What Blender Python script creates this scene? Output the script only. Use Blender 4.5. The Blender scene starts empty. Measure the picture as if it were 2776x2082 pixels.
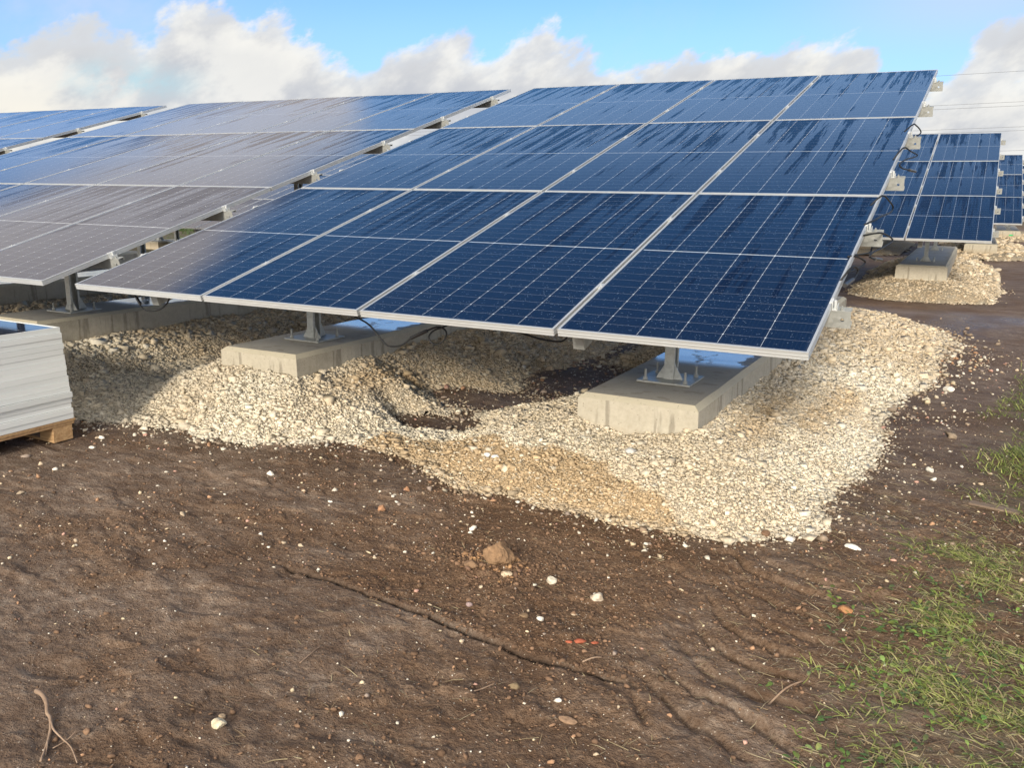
import bpy, bmesh, math, random
import numpy as np
from mathutils import Vector, Matrix
R=math.radians
rng=np.random.default_rng(7); random.seed(7)
sc=bpy.context.scene; col=sc.collection
CAM=(0.5576,-3.6542,1.699)
TILT=0.2755; CT,ST=math.cos(TILT),math.sin(TILT)
EZ=1.05                      # height of the front edge of the near panels
MW,ML,FT=1.134,2.279,0.035   # solar panel size
PX=1.154; PR=2.2965          # pitch across and up the slope

# ------------------------------------------------------------------ helpers
def mesh_obj(name,verts,faces,mat=None,parent=None,smooth=False,colors=None,mats=None,mi=None):
    verts=np.asarray(verts,dtype=np.float32)
    me=bpy.data.meshes.new(name)
    if isinstance(faces,np.ndarray):
        n,k=faces.shape
        me.vertices.add(len(verts)); me.vertices.foreach_set('co',verts.ravel())
        me.loops.add(n*k); me.loops.foreach_set('vertex_index',faces.astype(np.int32).ravel())
        me.polygons.add(n); me.polygons.foreach_set('loop_start',np.arange(0,n*k,k,dtype=np.int32))
        me.update(calc_edges=True)
    else:
        me.from_pydata(verts.tolist(),[],faces); me.update()
    if colors is not None:
        a=me.color_attributes.new('tone','FLOAT_COLOR','POINT')
        c=np.ones((len(verts),4),dtype=np.float32); c[:,:3]=colors
        a.data.foreach_set('color',c.ravel())
    if smooth: me.polygons.foreach_set('use_smooth',[True]*len(me.polygons))
    for m in (mats or ([mat] if mat else [])): me.materials.append(m)
    if mi is not None: me.polygons.foreach_set('material_index',np.asarray(mi,dtype=np.int32))
    o=bpy.data.objects.new(name,me); col.objects.link(o)
    if parent: o.parent=parent
    return o
def tag(o,label=None,cat=None,group=None,kind=None):
    if label: o['label']=label
    if cat: o['category']=cat
    if group: o['group']=group
    if kind: o['kind']=kind
    return o
def empty(name,loc,rz=0):
    o=bpy.data.objects.new(name,None); col.objects.link(o); o.location=loc; o.rotation_euler=(0,0,rz)
    o.empty_display_size=.1
    return o
class MB:
    def __init__(s): s.v=[];s.f=[]
    def add(s,v,f,M=None):
        b=len(s.v)
        for p in v:
            p=Vector(p)
            if M is not None: p=M@p
            s.v.append(tuple(p))
        s.f+= [tuple(i+b for i in q) for q in f]
    def box(s,x0,x1,y0,y1,z0,z1,M=None):
        v=[(x0,y0,z0),(x1,y0,z0),(x1,y1,z0),(x0,y1,z0),(x0,y0,z1),(x1,y0,z1),(x1,y1,z1),(x0,y1,z1)]
        s.add(v,[(0,3,2,1),(4,5,6,7),(0,1,5,4),(1,2,6,5),(2,3,7,6),(3,0,4,7)],M)
    def prism(s,poly,z0,z1,M=None):
        n=len(poly)
        v=[(x,y,z0) for x,y in poly]+[(x,y,z1) for x,y in poly]
        s.add(v,[tuple(range(n-1,-1,-1)),tuple(range(n,2*n))]+[(i,(i+1)%n,(i+1)%n+n,i+n) for i in range(n)],M)
    def cyl(s,r,z0,z1,n=12,M=None,r1=None):
        r1=r if r1 is None else r1
        v=[(r*math.cos(2*math.pi*i/n),r*math.sin(2*math.pi*i/n),z0) for i in range(n)]+[(r1*math.cos(2*math.pi*i/n),r1*math.sin(2*math.pi*i/n),z1) for i in range(n)]
        s.add(v,[tuple(range(n-1,-1,-1)),tuple(range(n,2*n))]+[(i,(i+1)%n,(i+1)%n+n,i+n) for i in range(n)],M)
    def build(s,name,mat,parent=None,smooth=False): return mesh_obj(name,s.v,s.f,mat,parent,smooth)
def T(x,y,z): return Matrix.Translation((x,y,z))
def smoothpts(pts,k=6):
    P=[Vector(p) for p in pts]; out=[]
    for i in range(len(P)-1):
        a=P[max(i-1,0)];b=P[i];c=P[i+1];d=P[min(i+2,len(P)-1)]
        for j in range(k):
            t=j/k
            out.append(.5*((2*b)+(c-a)*t+(2*a-5*b+4*c-d)*t*t+(3*b-a-3*c+d)*t*t*t))
    out.append(P[-1]); return out
def tube(mb,pts,r,n=8,r1=None):
    P=[Vector(p) for p in pts]; m=len(P); prev=None; rings=[]
    for i,p in enumerate(P):
        t=(P[min(i+1,m-1)]-P[max(i-1,0)]).normalized()
        if prev is None:
            a=Vector((0,0,1)) if abs(t.z)<.9 else Vector((1,0,0)); u=t.cross(a).normalized()
        else: u=(prev-t*prev.dot(t)).normalized()
        prev=u; w=t.cross(u)
        rr=r if r1 is None else r+(r1-r)*i/(m-1)
        if callable(rr): rr=rr(i/(m-1))
        rings.append([tuple(p+rr*(u*math.cos(2*math.pi*k/n)+w*math.sin(2*math.pi*k/n))) for k in range(n)])
    v=[q for g in rings for q in g]
    f=[(i*n+k,i*n+(k+1)%n,(i+1)*n+(k+1)%n,(i+1)*n+k) for i in range(m-1) for k in range(n)]
    f+=[tuple(range(n-1,-1,-1)),tuple((m-1)*n+k for k in range(n))]
    mb.add(v,f)

# ------------------------------------------------------------------ numpy noise
def _h(ix,iy,seed):
    n=(ix.astype(np.int64)*374761393+iy.astype(np.int64)*668265263+seed*1442695041)&0xffffffff
    n=((n^(n>>13))*1274126177)&0xffffffff
    return ((n^(n>>16))&0xffff)/65535.0
def vn(x,y,seed=0):
    x=np.asarray(x,float);y=np.asarray(y,float)
    ix=np.floor(x);iy=np.floor(y);fx=x-ix;fy=y-iy
    fx=fx*fx*(3-2*fx);fy=fy*fy*(3-2*fy)
    a=_h(ix,iy,seed);b=_h(ix+1,iy,seed);c=_h(ix,iy+1,seed);d=_h(ix+1,iy+1,seed)
    return (a+(b-a)*fx)+((c+(d-c)*fx)-(a+(b-a)*fx))*fy
def fbm(x,y,seed=0,o=4):
    s=0;a=.5;t=0
    for i in range(o):
        s=s+a*vn(x,y,seed+i*17);t+=a;a*=.5;x=x*2.03+3.1;y=y*2.03+1.7
    return s/t
def sst(a,b,x):
    t=np.clip((x-a)/(b-a),0,1);return t*t*(3-2*t)

# ------------------------------------------------------------------ layout of the rows
EXPO=1.0
FW=.385; F0=1.2; F1=7.5; FTOP=.45
footings=[]   # cx, y0, y1, z_top, row
for k in range(5): footings.append((-1.155-3.065*k,F0,F1,FTOP,0))
for k in range(7): footings.append((-.21-3.065*k,10.63+F0+.27,10.63+F1,(FTOP+.07) if k<2 else FTOP-.25,1))
for k in range(3): footings.append((.64-3.065*k,21.14+F0,21.14+F1,FTOP-.07,2))
for k in range(2): footings.append((1.5-3.065*k,31.65+F0,31.65+F1,FTOP-.1,3))
CRACK=[(-2.3,-.85),(-1.99,-.92),(-1.75,-.94),(-1.27,-.99),(-.96,-1.03),(-.64,-1.05),(-.36,-1.03),(-.2,-1.08)]
cx_=np.array([p[0] for p in CRACK]);cy_=np.array([p[1] for p in CRACK])
def crackd(x,y):      # signed distance below (+) / above (-) the shrinkage step, and weight along it
    yc=np.interp(x,cx_,cy_)+.012*(vn(x*14,x*0,5)-.5)+.006*(vn(x*50,x*0,6)-.5)
    w=sst(-2.15,-1.95,x)*(1-sst(-.45,-.2,x))
    return yc-y,w
def gravel_h(x,y):
    """height of the gravel above the soil, negative outside"""
    wx=x+.28*(fbm(x*1.5,y*1.5,31,3)-.5)+.09*(fbm(x*7,y*7,32,2)-.5); wy=y+.34*(fbm(x*1.5,y*1.5,41,3)-.5)+.09*(fbm(x*7,y*7,43,2)-.5)
    best=np.full(np.shape(x),-1.0)
    for i,(cx,y0,y1,zt,row) in enumerate(footings):
        if row==1 and cx<-8: continue
        dl=(cx-FW)-wx; dr=wx-(cx+FW); df=y0-wy; db=wy-y1
        wr,wl,wf,wb=.93,.75,.82,1.4
        if i==0:
            wr=.86+.3*sst(3.5,6.,y); wl=1.05; wf=.86
        if i==1: wl=.75; wr=1.0; wf=.80
        if row>0: wr,wl,wf,wb=.85,.75,.75,1.2
        d=np.sqrt(np.maximum(np.maximum(dl/wl,dr/wr),0)**2+np.maximum(np.maximum(df/wf,db/wb),0)**2)
        top=zt-(.15 if row==0 and i<2 else .235)
        # steep cone near the block flattening into an apron
        prof=top*(np.clip(1-d,-1,1)); ap=np.where(d<1,.045*np.clip((1-d)*4,0,1),0)
        h=np.where(d<1,np.maximum(top*np.clip(1-d*1.12,0,1)**.9,0)+ap*np.clip(d*2,0,1),-(d-1)*.5)
        if i==0: # hollow under the front face
            h=h-.075*np.exp(-(((x+1.2)/.3)**2+((y-1.12)/.16)**2))*(d<1)
        best=np.maximum(best,h)
    # low tongue of dirty gravel in front of and left of the near footing
    d=np.sqrt(((wx+1.30)/1.25)**2+((wy-1.02)/.64)**2)
    best=np.maximum(best,np.where(d<1,.06*np.clip((1-d)*3,0,1),-(d-1)*.5))
    d=np.sqrt(((wx+2.6)/.85)**2+((wy-1.05)/.36)**2)
    best=np.maximum(best,np.where(d<1,.03*np.clip((1-d)*4,0,1),-(d-1)*.5))
    d=np.sqrt(((wx+5.45)/1.2)**2+((wy-1.35)/1.15)**2)
    best=np.maximum(best,np.where(d<1,.022*np.clip((1-d)*4,0,1),-(d-1)*.5))
    # bare soil patches between the footings under the panels
    for (px,py,rx,ry) in ((-2.75,2.3,.58,.42),(-2.45,3.4,.45,.8),(-2.8,1.55,.36,.2)):
        d=np.sqrt(((wx-px)/rx)**2+((wy-py)/ry)**2)
        best=np.minimum(best,np.where(d<1,(d-1)*.25,(d-1)*.30))
    lump=.05*(fbm(x*3.2,y*3.2,51,3)-.5)+.03*(fbm(x*11,y*11,52,2)-.5)
    return np.where(best>0,np.maximum(best+lump*np.clip(best/.05,0,1),.004),best)
def soil_h(x,y):
    h=.05*(fbm(x*.7,y*.7,1,3)-.5)+.018*(fbm(x*3,y*5,2,4)-.5)
    near=np.exp(-((x+1)**2+(y+.5)**2)/60.)
    h=h+near*(.022*(fbm(x*5+y*2,y*8,3,4)-.5)+.012*sst(.5,.6,fbm(x*4.2,y*6,19,3))+.009*(fbm(x*38,y*38,4,3)-.5)+.02*np.clip(fbm(x*6,y*7,7,3)-.56,0,1))
    # step and groove
    s,w=crackd(x,y)
    h=h+w*(.007*(1-sst(-.018,-.004,s))*np.exp(-np.clip(-s,0,9)*1.5)-.05*np.exp(-((s+.002)/.0085)**2)*(.55+.9*vn(x*18,x*0,8)))
    # crumbly area above the step
    cr=crumb(x,y)
    h=h+near*cr*.014*(fbm(x*28,y*28,9,3)-.35)
    # tyre lug marks curving across the lower right
    lugw=sst(-.40,-.28,x+.05*y)*(1-sst(.12,.3,x))*sst(-1.35,-1.1,y)*(1-sst(.22,.38,y))
    sx=np.clip(x+.3,0,2)
    ph=(y+.36*(1-np.exp(-sx/.22))+.10*(vn(x*3.5,y*3.5,12)-.5)+.012*(vn(x*16,y*16,16)-.5))/.175
    tri=np.abs((ph%1)-.5)*2
    h=h+lugw*(.030*sst(.08,.40,tri)-.020)*(.35+.9*sst(.2,.7,vn(x*3.3,y*3.3,13)))
    # older smeared tracks to the left
    lw=sst(-4.2,-3.6,x)*(1-sst(-2.5,-2.0,x))*(1-sst(-.7,-.1,y))*sst(-2.3,-1.6,y)
    ph2=(x*.35+y*.94+.05*(vn(x*3,y*3,15)-.5))/.21
    h=h+lw*.011*(sst(.35,.7,np.abs((ph2%1)-.5)*2)-.5)*vn(x*3,y*2,14)
    # boot and wheel scuffs
    for (px,py,rx,ry,a,dp) in scuffs:
        c,s2=math.cos(a),math.sin(a)
        q=((x-px)*c+(y-py)*s2)/rx; r=(-(x-px)*s2+(y-py)*c)/ry
        d=q*q+r*r
        h=h+dp*(-np.exp(-d**2)+.5*np.exp(-((np.sqrt(d)-1.25)/.22)**2)*sst(-.5,1,q))
    # mound of earth around the clod
    h=h+.02*np.exp(-(((x+1.2)/.16)**2+((y+.43)/.1)**2))
    return h
scuffs=[(-2.9,-.55,.16,.06,.5,.014),(-2.3,-.75,.14,.06,2.2,.012),(-3.4,-.9,.2,.07,.2,.014),(-2.0,-1.55,.15,.06,1.0,.013),(-1.6,-1.25,.13,.055,.4,.01),
 (-2.6,-1.4,.17,.06,.9,.015),(-1.9,-.6,.14,.07,2.6,.012),(-1.0,-1.35,.13,.055,.2,.011),(-.6,-1.45,.12,.05,1.1,.010),(-3.3,-.2,.15,.07,.1,.012),
 (-2.2,-1.95,.14,.06,.3,.012),(-1.5,-1.75,.12,.05,1.4,.010),(.35,.1,.12,.05,.5,.012),(.5,.9,.14,.06,1.2,.01),(-.9,-.15,.14,.06,.2,.008),(-4.1,-.9,.2,.09,.3,.016)]
def crumb(x,y):
    s,w=crackd(x,y)
    a=sst(-2.2,-1.7,x+.4*(vn(x*3,y*3,21)-.5))*(1-sst(-.55,-.1,x+.3*(vn(x*4,y*4,22)-.5)))*sst(.0,.04,-s)*(1-sst(.6,1.2,y))
    b=sst(.46,.68,fbm(x*1.3,y*1.7,23,4))*.6
    return np.clip(np.maximum(a*.85,b),0,1)
def ground_z(x,y):
    g=gravel_h(x,y)
    return soil_h(x,y)*np.where(g>0,.4,1)+np.maximum(g,0)

# ------------------------------------------------------------------ materials
def nmat(name):
    m=bpy.data.materials.new(name); m.use_nodes=True
    nt=m.node_tree; b=nt.nodes['Principled BSDF']; return m,nt,b
def N(nt,t,**k):
    n=nt.nodes.new(t)
    for a,v in k.items():
        if a=='inp':
            for i,w in v.items(): n.inputs[i].default_value=w
        else: setattr(n,a,v)
    return n
def L(nt,a,b): nt.links.new(a,b)
def math_(nt,op,a,b=None,c=None,clamp=False):
    n=nt.nodes.new('ShaderNodeMath'); n.operation=op; n.use_clamp=clamp
    for i,v in enumerate((a,b,c)):
        if v is None: continue
        if isinstance(v,(int,float)): n.inputs[i].default_value=v
        else: nt.links.new(v,n.inputs[i])
    return n.outputs[0]
def ramp(nt,fac,stops,interp='LINEAR'):
    n=nt.nodes.new('ShaderNodeValToRGB'); n.color_ramp.interpolation=interp
    e=n.color_ramp.elements
    while len(e)<len(stops): e.new(.5)
    for s,(p,c) in zip(e,stops):
        s.position=p; s.color=(c,c,c,1) if isinstance(c,(int,float)) else (*c,1)
    nt.links.new(fac,n.inputs[0]); return n.outputs[0]
def mix(nt,f,a,b,mode='MIX'):
    n=nt.nodes.new('ShaderNodeMix'); n.data_type='RGBA'; n.blend_type=mode
    for i,v in ((0,f),(6,a),(7,b)):
        if isinstance(v,(int,float)): n.inputs[i].default_value=v
        elif isinstance(v,tuple): n.inputs[i].default_value=(*v,1)
        else: nt.links.new(v,n.inputs[i])
    return n.outputs[2]
def noise(nt,vec,scale,detail=4,rough=.55,dist=0):
    n=N(nt,'ShaderNodeTexNoise',inp={'Scale':scale,'Detail':detail,'Roughness':rough,'Distortion':dist})
    if vec is not None: L(nt,vec,n.inputs['Vector'])
    return n.outputs['Fac']
def bump(nt,h,strength,dist,normal=None):
    n=N(nt,'ShaderNodeBump',inp={'Strength':strength,'Distance':dist}); L(nt,h,n.inputs['Height'])
    if normal is not None: L(nt,normal,n.inputs['Normal'])
    return n.outputs[0]
def geo_pos(nt): return N(nt,'ShaderNodeNewGeometry').outputs['Position']
def objco(nt): return N(nt,'ShaderNodeTexCoord').outputs['Object']
def scaled(nt,vec,s):
    n=N(nt,'ShaderNodeMapping'); L(nt,vec,n.inputs[0]); n.inputs['Scale'].default_value=s; return n.outputs[0]

def simple(name,c,rough=.5,metal=0,nz=0.0,nscale=20,spec=.5,bmp=0,bdist=.002):
    m,nt,b=nmat(name); v=objco(nt)
    n=noise(nt,v,nscale,5)
    L(nt,mix(nt,n,tuple(x*(1-nz) for x in c),tuple(min(1,x*(1+nz)) for x in c)),b.inputs['Base Color'])
    b.inputs['Metallic'].default_value=metal; b.inputs['Roughness'].default_value=rough; b.inputs['Specular IOR Level'].default_value=spec
    if bmp: L(nt,bump(nt,n,bmp,bdist),b.inputs['Normal'])
    return m

# --- soil
def soil_mat():
    m,nt,b=nmat('mud'); P=geo_pos(nt)
    at=N(nt,'ShaderNodeAttribute',attribute_name='tone'); sep=N(nt,'ShaderNodeSeparateColor'); L(nt,at.outputs['Color'],sep.inputs[0])
    cr,wet,grn=sep.outputs[0],sep.outputs[1],sep.outputs[2]  # wet also carries the painted shade of the crack
    st=scaled(nt,P,(1,1.5,1))
    n1=noise(nt,st,1.6,6,.6,.3); n2=noise(nt,st,9,6,.65,.2); n3=noise(nt,P,70,4,.6); n4=noise(nt,P,260,3,.6)
    smooth=ramp(nt,math_(nt,'ADD',math_(nt,'MULTIPLY',n2,.65),math_(nt,'MULTIPLY',n3,.35)),[(.32,(.07,.041,.025)),(.44,(.155,.104,.072)),(.55,(.22,.162,.122)),(.7,(.36,.295,.24))])
    crum=ramp(nt,n3,[(.3,(.06,.031,.016)),(.5,(.15,.088,.05)),(.75,(.26,.17,.105))])
    base=mix(nt,cr,smooth,crum)
    base=mix(nt,math_(nt,'MULTIPLY',ramp(nt,n1,[(.44,0),(.58,1)]),.7),base,mix(nt,.6,base,(.075,.038,.018)))
    # tiny embedded chalk and grit flecks
    vo=N(nt,'ShaderNodeTexVoronoi',inp={'Scale':110.0,'Randomness':1.0}); L(nt,P,vo.inputs['Vector'])
    sepv=N(nt,'ShaderNodeSeparateColor'); L(nt,vo.outputs['Color'],sepv.inputs[0])
    fl=math_(nt,'MULTIPLY',math_(nt,'LESS_THAN',vo.outputs['Distance'],.28),math_(nt,'GREATER_THAN',sepv.outputs[0],.93))
    base=mix(nt,math_(nt,'MULTIPLY',fl,.85),base,(.5,.43,.36))
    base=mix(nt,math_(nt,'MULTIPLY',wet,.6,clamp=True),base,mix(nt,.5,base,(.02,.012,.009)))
    base=mix(nt,math_(nt,'SUBTRACT',wet,1.0,clamp=True),base,(.012,.007,.004))  # shade down in the crack, painted almost black
    base=mix(nt,math_(nt,'MULTIPLY',grn,ramp(nt,n2,[(.42,0),(.6,1)])),base,(.05,.075,.015))
    L(nt,base,b.inputs['Base Color'])
    ro=ramp(nt,n2,[(.3,.62),(.7,.85)])
    ro=mix(nt,cr,ro,(.85,.85,.85)); ro=mix(nt,math_(nt,'MULTIPLY',math_(nt,'LESS_THAN',wet,1.001),wet),ro,(.22,.22,.22))
    L(nt,ro,b.inputs['Roughness']); b.inputs['Specular IOR Level'].default_value=.25
    h=math_(nt,'ADD',math_(nt,'MULTIPLY',n2,1.0),math_(nt,'ADD',math_(nt,'MULTIPLY',n3,.5),math_(nt,'MULTIPLY',n4,.2)))
    L(nt,bump(nt,h,1.0,.028),b.inputs['Normal'])
    return m
def stone_mat(name,soilmix=0.0):
    m,nt,b=nmat(name); P=geo_pos(nt)
    at=N(nt,'ShaderNodeAttribute',attribute_name='tone')
    n=noise(nt,P,90,4,.6); n2=noise(nt,P,14,3)
    c=mix(nt,1.0,at.outputs['Color'],ramp(nt,n,[(.25,.66),(.55,1.0),(.8,1.12)]),'MULTIPLY')
    L(nt,c,b.inputs['Base Color']); b.inputs['Roughness'].default_value=.85; b.inputs['Specular IOR Level'].default_value=.25
    L(nt,bump(nt,n,.5,.004),b.inputs['Normal'])
    return m
def bed_mat():
    m,nt,b=nmat('gravel fines'); P=geo_pos(nt)
    at=N(nt,'ShaderNodeAttribute',attribute_name='tone')
    vo=N(nt,'ShaderNodeTexVoronoi',inp={'Scale':95.0}); L(nt,P,vo.inputs['Vector'])
    vs=N(nt,'ShaderNodeSeparateColor'); L(nt,vo.outputs['Color'],vs.inputs[0])
    n=noise(nt,P,60,4)
    k=math_(nt,'MULTIPLY',ramp(nt,vs.outputs[0],[(0,.62),(1,1.1)]),ramp(nt,vo.outputs['Distance'],[(.25,1.0),(.7,.5)]))
    k=math_(nt,'MULTIPLY',k,ramp(nt,n,[(.3,.7),(.7,1.0)]))
    cc=N(nt,'ShaderNodeCombineColor'); 
    for i in range(3): L(nt,k,cc.inputs[i])
    L(nt,mix(nt,1.0,at.outputs['Color'],cc.outputs[0],'MULTIPLY'),b.inputs['Base Color'])
    b.inputs['Roughness'].default_value=.92; b.inputs['Specular IOR Level'].default_value=.2
    L(nt,bump(nt,math_(nt,'SUBTRACT',1,vo.outputs['Distance']),.9,.012),b.inputs['Normal'])
    return m
# --- photovoltaic glass
def pv_mat():
    m,nt,b=nmat('photovoltaic glass'); tc=N(nt,'ShaderNodeTexCoord'); O=tc.outputs['Object']
    oi=N(nt,'ShaderNodeObjectInfo'); rnd=oi.outputs['Random']; ow=oi.outputs['Location']
    s=N(nt,'ShaderNodeSeparateXYZ'); L(nt,O,s.inputs[0]); X,Y=s.outputs[0],s.outputs[1]
    cw=(MW-.032)/6
    xr=math_(nt,'DIVIDE',math_(nt,'SUBTRACT',X,.016),cw)
    dx=math_(nt,'MULTIPLY',math_(nt,'ABSOLUTE',math_(nt,'SUBTRACT',math_(nt,'FRACT',math_(nt,'ADD',xr,.5)),.5)),cw)   # distance to column line
    half=(ML/2-.006-.018)/12
    yc=math_(nt,'ABSOLUTE',math_(nt,'SUBTRACT',Y,ML/2))
    yr=math_(nt,'DIVIDE',math_(nt,'SUBTRACT',yc,.006),half)
    dy=math_(nt,'MULTIPLY',math_(nt,'ABSOLUTE',math_(nt,'SUBTRACT',math_(nt,'FRACT',math_(nt,'ADD',yr,.5)),.5)),half)
    inx=math_(nt,'MULTIPLY',math_(nt,'GREATER_THAN',X,.02),math_(nt,'LESS_THAN',X,MW-.02))
    iny=math_(nt,'LESS_THAN',yc,ML/2-.022)
    ins=math_(nt,'MULTIPLY',inx,iny)
    colL=math_(nt,'LESS_THAN',dx,.0011); rowL=math_(nt,'MULTIPLY',math_(nt,'LESS_THAN',dy,.0008),.3)
    mid=math_(nt,'MULTIPLY',math_(nt,'LESS_THAN',yc,.0035),.9)
    dia=math_(nt,'MULTIPLY',math_(nt,'LESS_THAN',math_(nt,'ADD',dx,dy),.0052),1.0)
    line=math_(nt,'MULTIPLY',math_(nt,'MAXIMUM',math_(nt,'MAXIMUM',math_(nt,'MULTIPLY',colL,.6),rowL),math_(nt,'MAXIMUM',mid,dia)),ins)
    # fine grid fingers between the busbars
    bbx=math_(nt,'FRACT',math_(nt,'MULTIPLY',xr,10.0))
    bus=math_(nt,'MULTIPLY',math_(nt,'LESS_THAN',math_(nt,'ABSOLUTE',math_(nt,'SUBTRACT',bbx,.5)),.035),ins)
    # run-off streaks starting at the upper edge, dew elsewhere
    off=N(nt,'ShaderNodeCombineXYZ'); L(nt,math_(nt,'MULTIPLY',rnd,37.0),off.inputs[0]); L(nt,math_(nt,'MULTIPLY',rnd,11.0),off.inputs[1])
    va=N(nt,'ShaderNodeVectorMath',operation='ADD'); L(nt,O,va.inputs[0]); L(nt,off.outputs[0],va.inputs[1]); V=va.outputs[0]
    d=math_(nt,'SUBTRACT',ML,Y)     # distance down from the upper edge
    sl=noise(nt,scaled(nt,V,(11,.35,1)),1.0,4,.7); sj=noise(nt,scaled(nt,V,(60,5,1)),1.0,3,.6); sb=noise(nt,V,1.1,2)
    reach=math_(nt,'MULTIPLY',math_(nt,'MAXIMUM',math_(nt,'ADD',math_(nt,'SUBTRACT',sl,.46),math_(nt,'MULTIPLY',math_(nt,'SUBTRACT',sj,.5),.12)),0),11.0)
    reach=math_(nt,'MULTIPLY',reach,ramp(nt,sb,[(.3,.25),(.62,1.25)]))
    streak=math_(nt,'MULTIPLY',math_(nt,'SUBTRACT',reach,math_(nt,'MULTIPLY',d,1.0)),9.0,clamp=True)
    sepL=N(nt,'ShaderNodeSeparateXYZ'); L(nt,geo_pos(nt),sepL.inputs[0])
    streak=math_(nt,'MULTIPLY',streak,math_(nt,'GREATER_THAN',sepL.outputs[2],1.2))
    # dew is heavier on the upper part of the table, drier low down
    dewh=ramp(nt,math_(nt,'DIVIDE',math_(nt,'SUBTRACT',sepL.outputs[2],1.0),2.0),[(0,.05),(.12,.15),(.35,.55),(.6,1.0),(1,.8)])
    dew=math_(nt,'MULTIPLY',math_(nt,'SUBTRACT',1.0,streak),dewh)
    # loose drops, their glints painted as pale specks
    vo=N(nt,'ShaderNodeTexVoronoi',inp={'Scale':1.0}); L(nt,scaled(nt,V,(120,160,1)),vo.inputs['Vector'])
    vs=N(nt,'ShaderNodeSeparateColor'); L(nt,vo.outputs['Color'],vs.inputs[0])
    dn=noise(nt,V,3.0,4)
    drop=math_(nt,'MULTIPLY',math_(nt,'LESS_THAN',vo.outputs['Distance'],.3),math_(nt,'GREATER_THAN',math_(nt,'ADD',vs.outputs[0],math_(nt,'MULTIPLY',dn,.25)),1.06))
    cell=mix(nt,noise(nt,V,2.0,2),(.002,.005,.022),(.003,.010,.036))
    cell=mix(nt,math_(nt,'MULTIPLY',bus,.16),cell,(.1,.14,.2))
    cell=mix(nt,line,cell,(.62,.66,.70))
    bord=math_(nt,'SUBTRACT',1.0,ins)
    cell=mix(nt,math_(nt,'MULTIPLY',bord,.8),cell,(.02,.03,.06))
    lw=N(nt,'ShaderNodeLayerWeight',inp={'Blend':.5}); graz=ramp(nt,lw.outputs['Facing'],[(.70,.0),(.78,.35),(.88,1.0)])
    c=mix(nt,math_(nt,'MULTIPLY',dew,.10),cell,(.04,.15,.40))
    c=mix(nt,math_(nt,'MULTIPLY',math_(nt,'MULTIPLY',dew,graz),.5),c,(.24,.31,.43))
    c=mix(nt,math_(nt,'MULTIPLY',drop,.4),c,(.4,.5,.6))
    L(nt,c,b.inputs['Base Color'])
    L(nt,math_(nt,'ADD',math_(nt,'MULTIPLY',dew,.10),.035),b.inputs['Roughness'])
    L(nt,math_(nt,'SUBTRACT',.75,math_(nt,'MULTIPLY',streak,.6)),b.inputs['Specular IOR Level']); b.inputs['IOR'].default_value=1.5
    L(nt,bump(nt,noise(nt,V,140,2),.035,.001),b.inputs['Normal'])
    return m
def galv(k=1.0):
    m,nt,b=nmat('galvanised steel'); v=objco(nt)
    vo=N(nt,'ShaderNodeTexVoronoi',inp={'Scale':55.0}); L(nt,v,vo.inputs['Vector'])
    vs=N(nt,'ShaderNodeSeparateColor'); L(nt,vo.outputs['Color'],vs.inputs[0]); n=noise(nt,v,12,5)
    c=mix(nt,n,(.32*k,.34*k,.32*k),(.52*k,.535*k,.51*k)); c=mix(nt,.35,c,ramp(nt,vs.outputs[0],[(0,.2),(1,.5)]))
    L(nt,c,b.inputs['Base Color']); b.inputs['Metallic'].default_value=.25
    L(nt,ramp(nt,n,[(.3,.32),(.7,.58)]),b.inputs['Roughness']); L(nt,bump(nt,n,.2,.003),b.inputs['Normal'])
    return m
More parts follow.
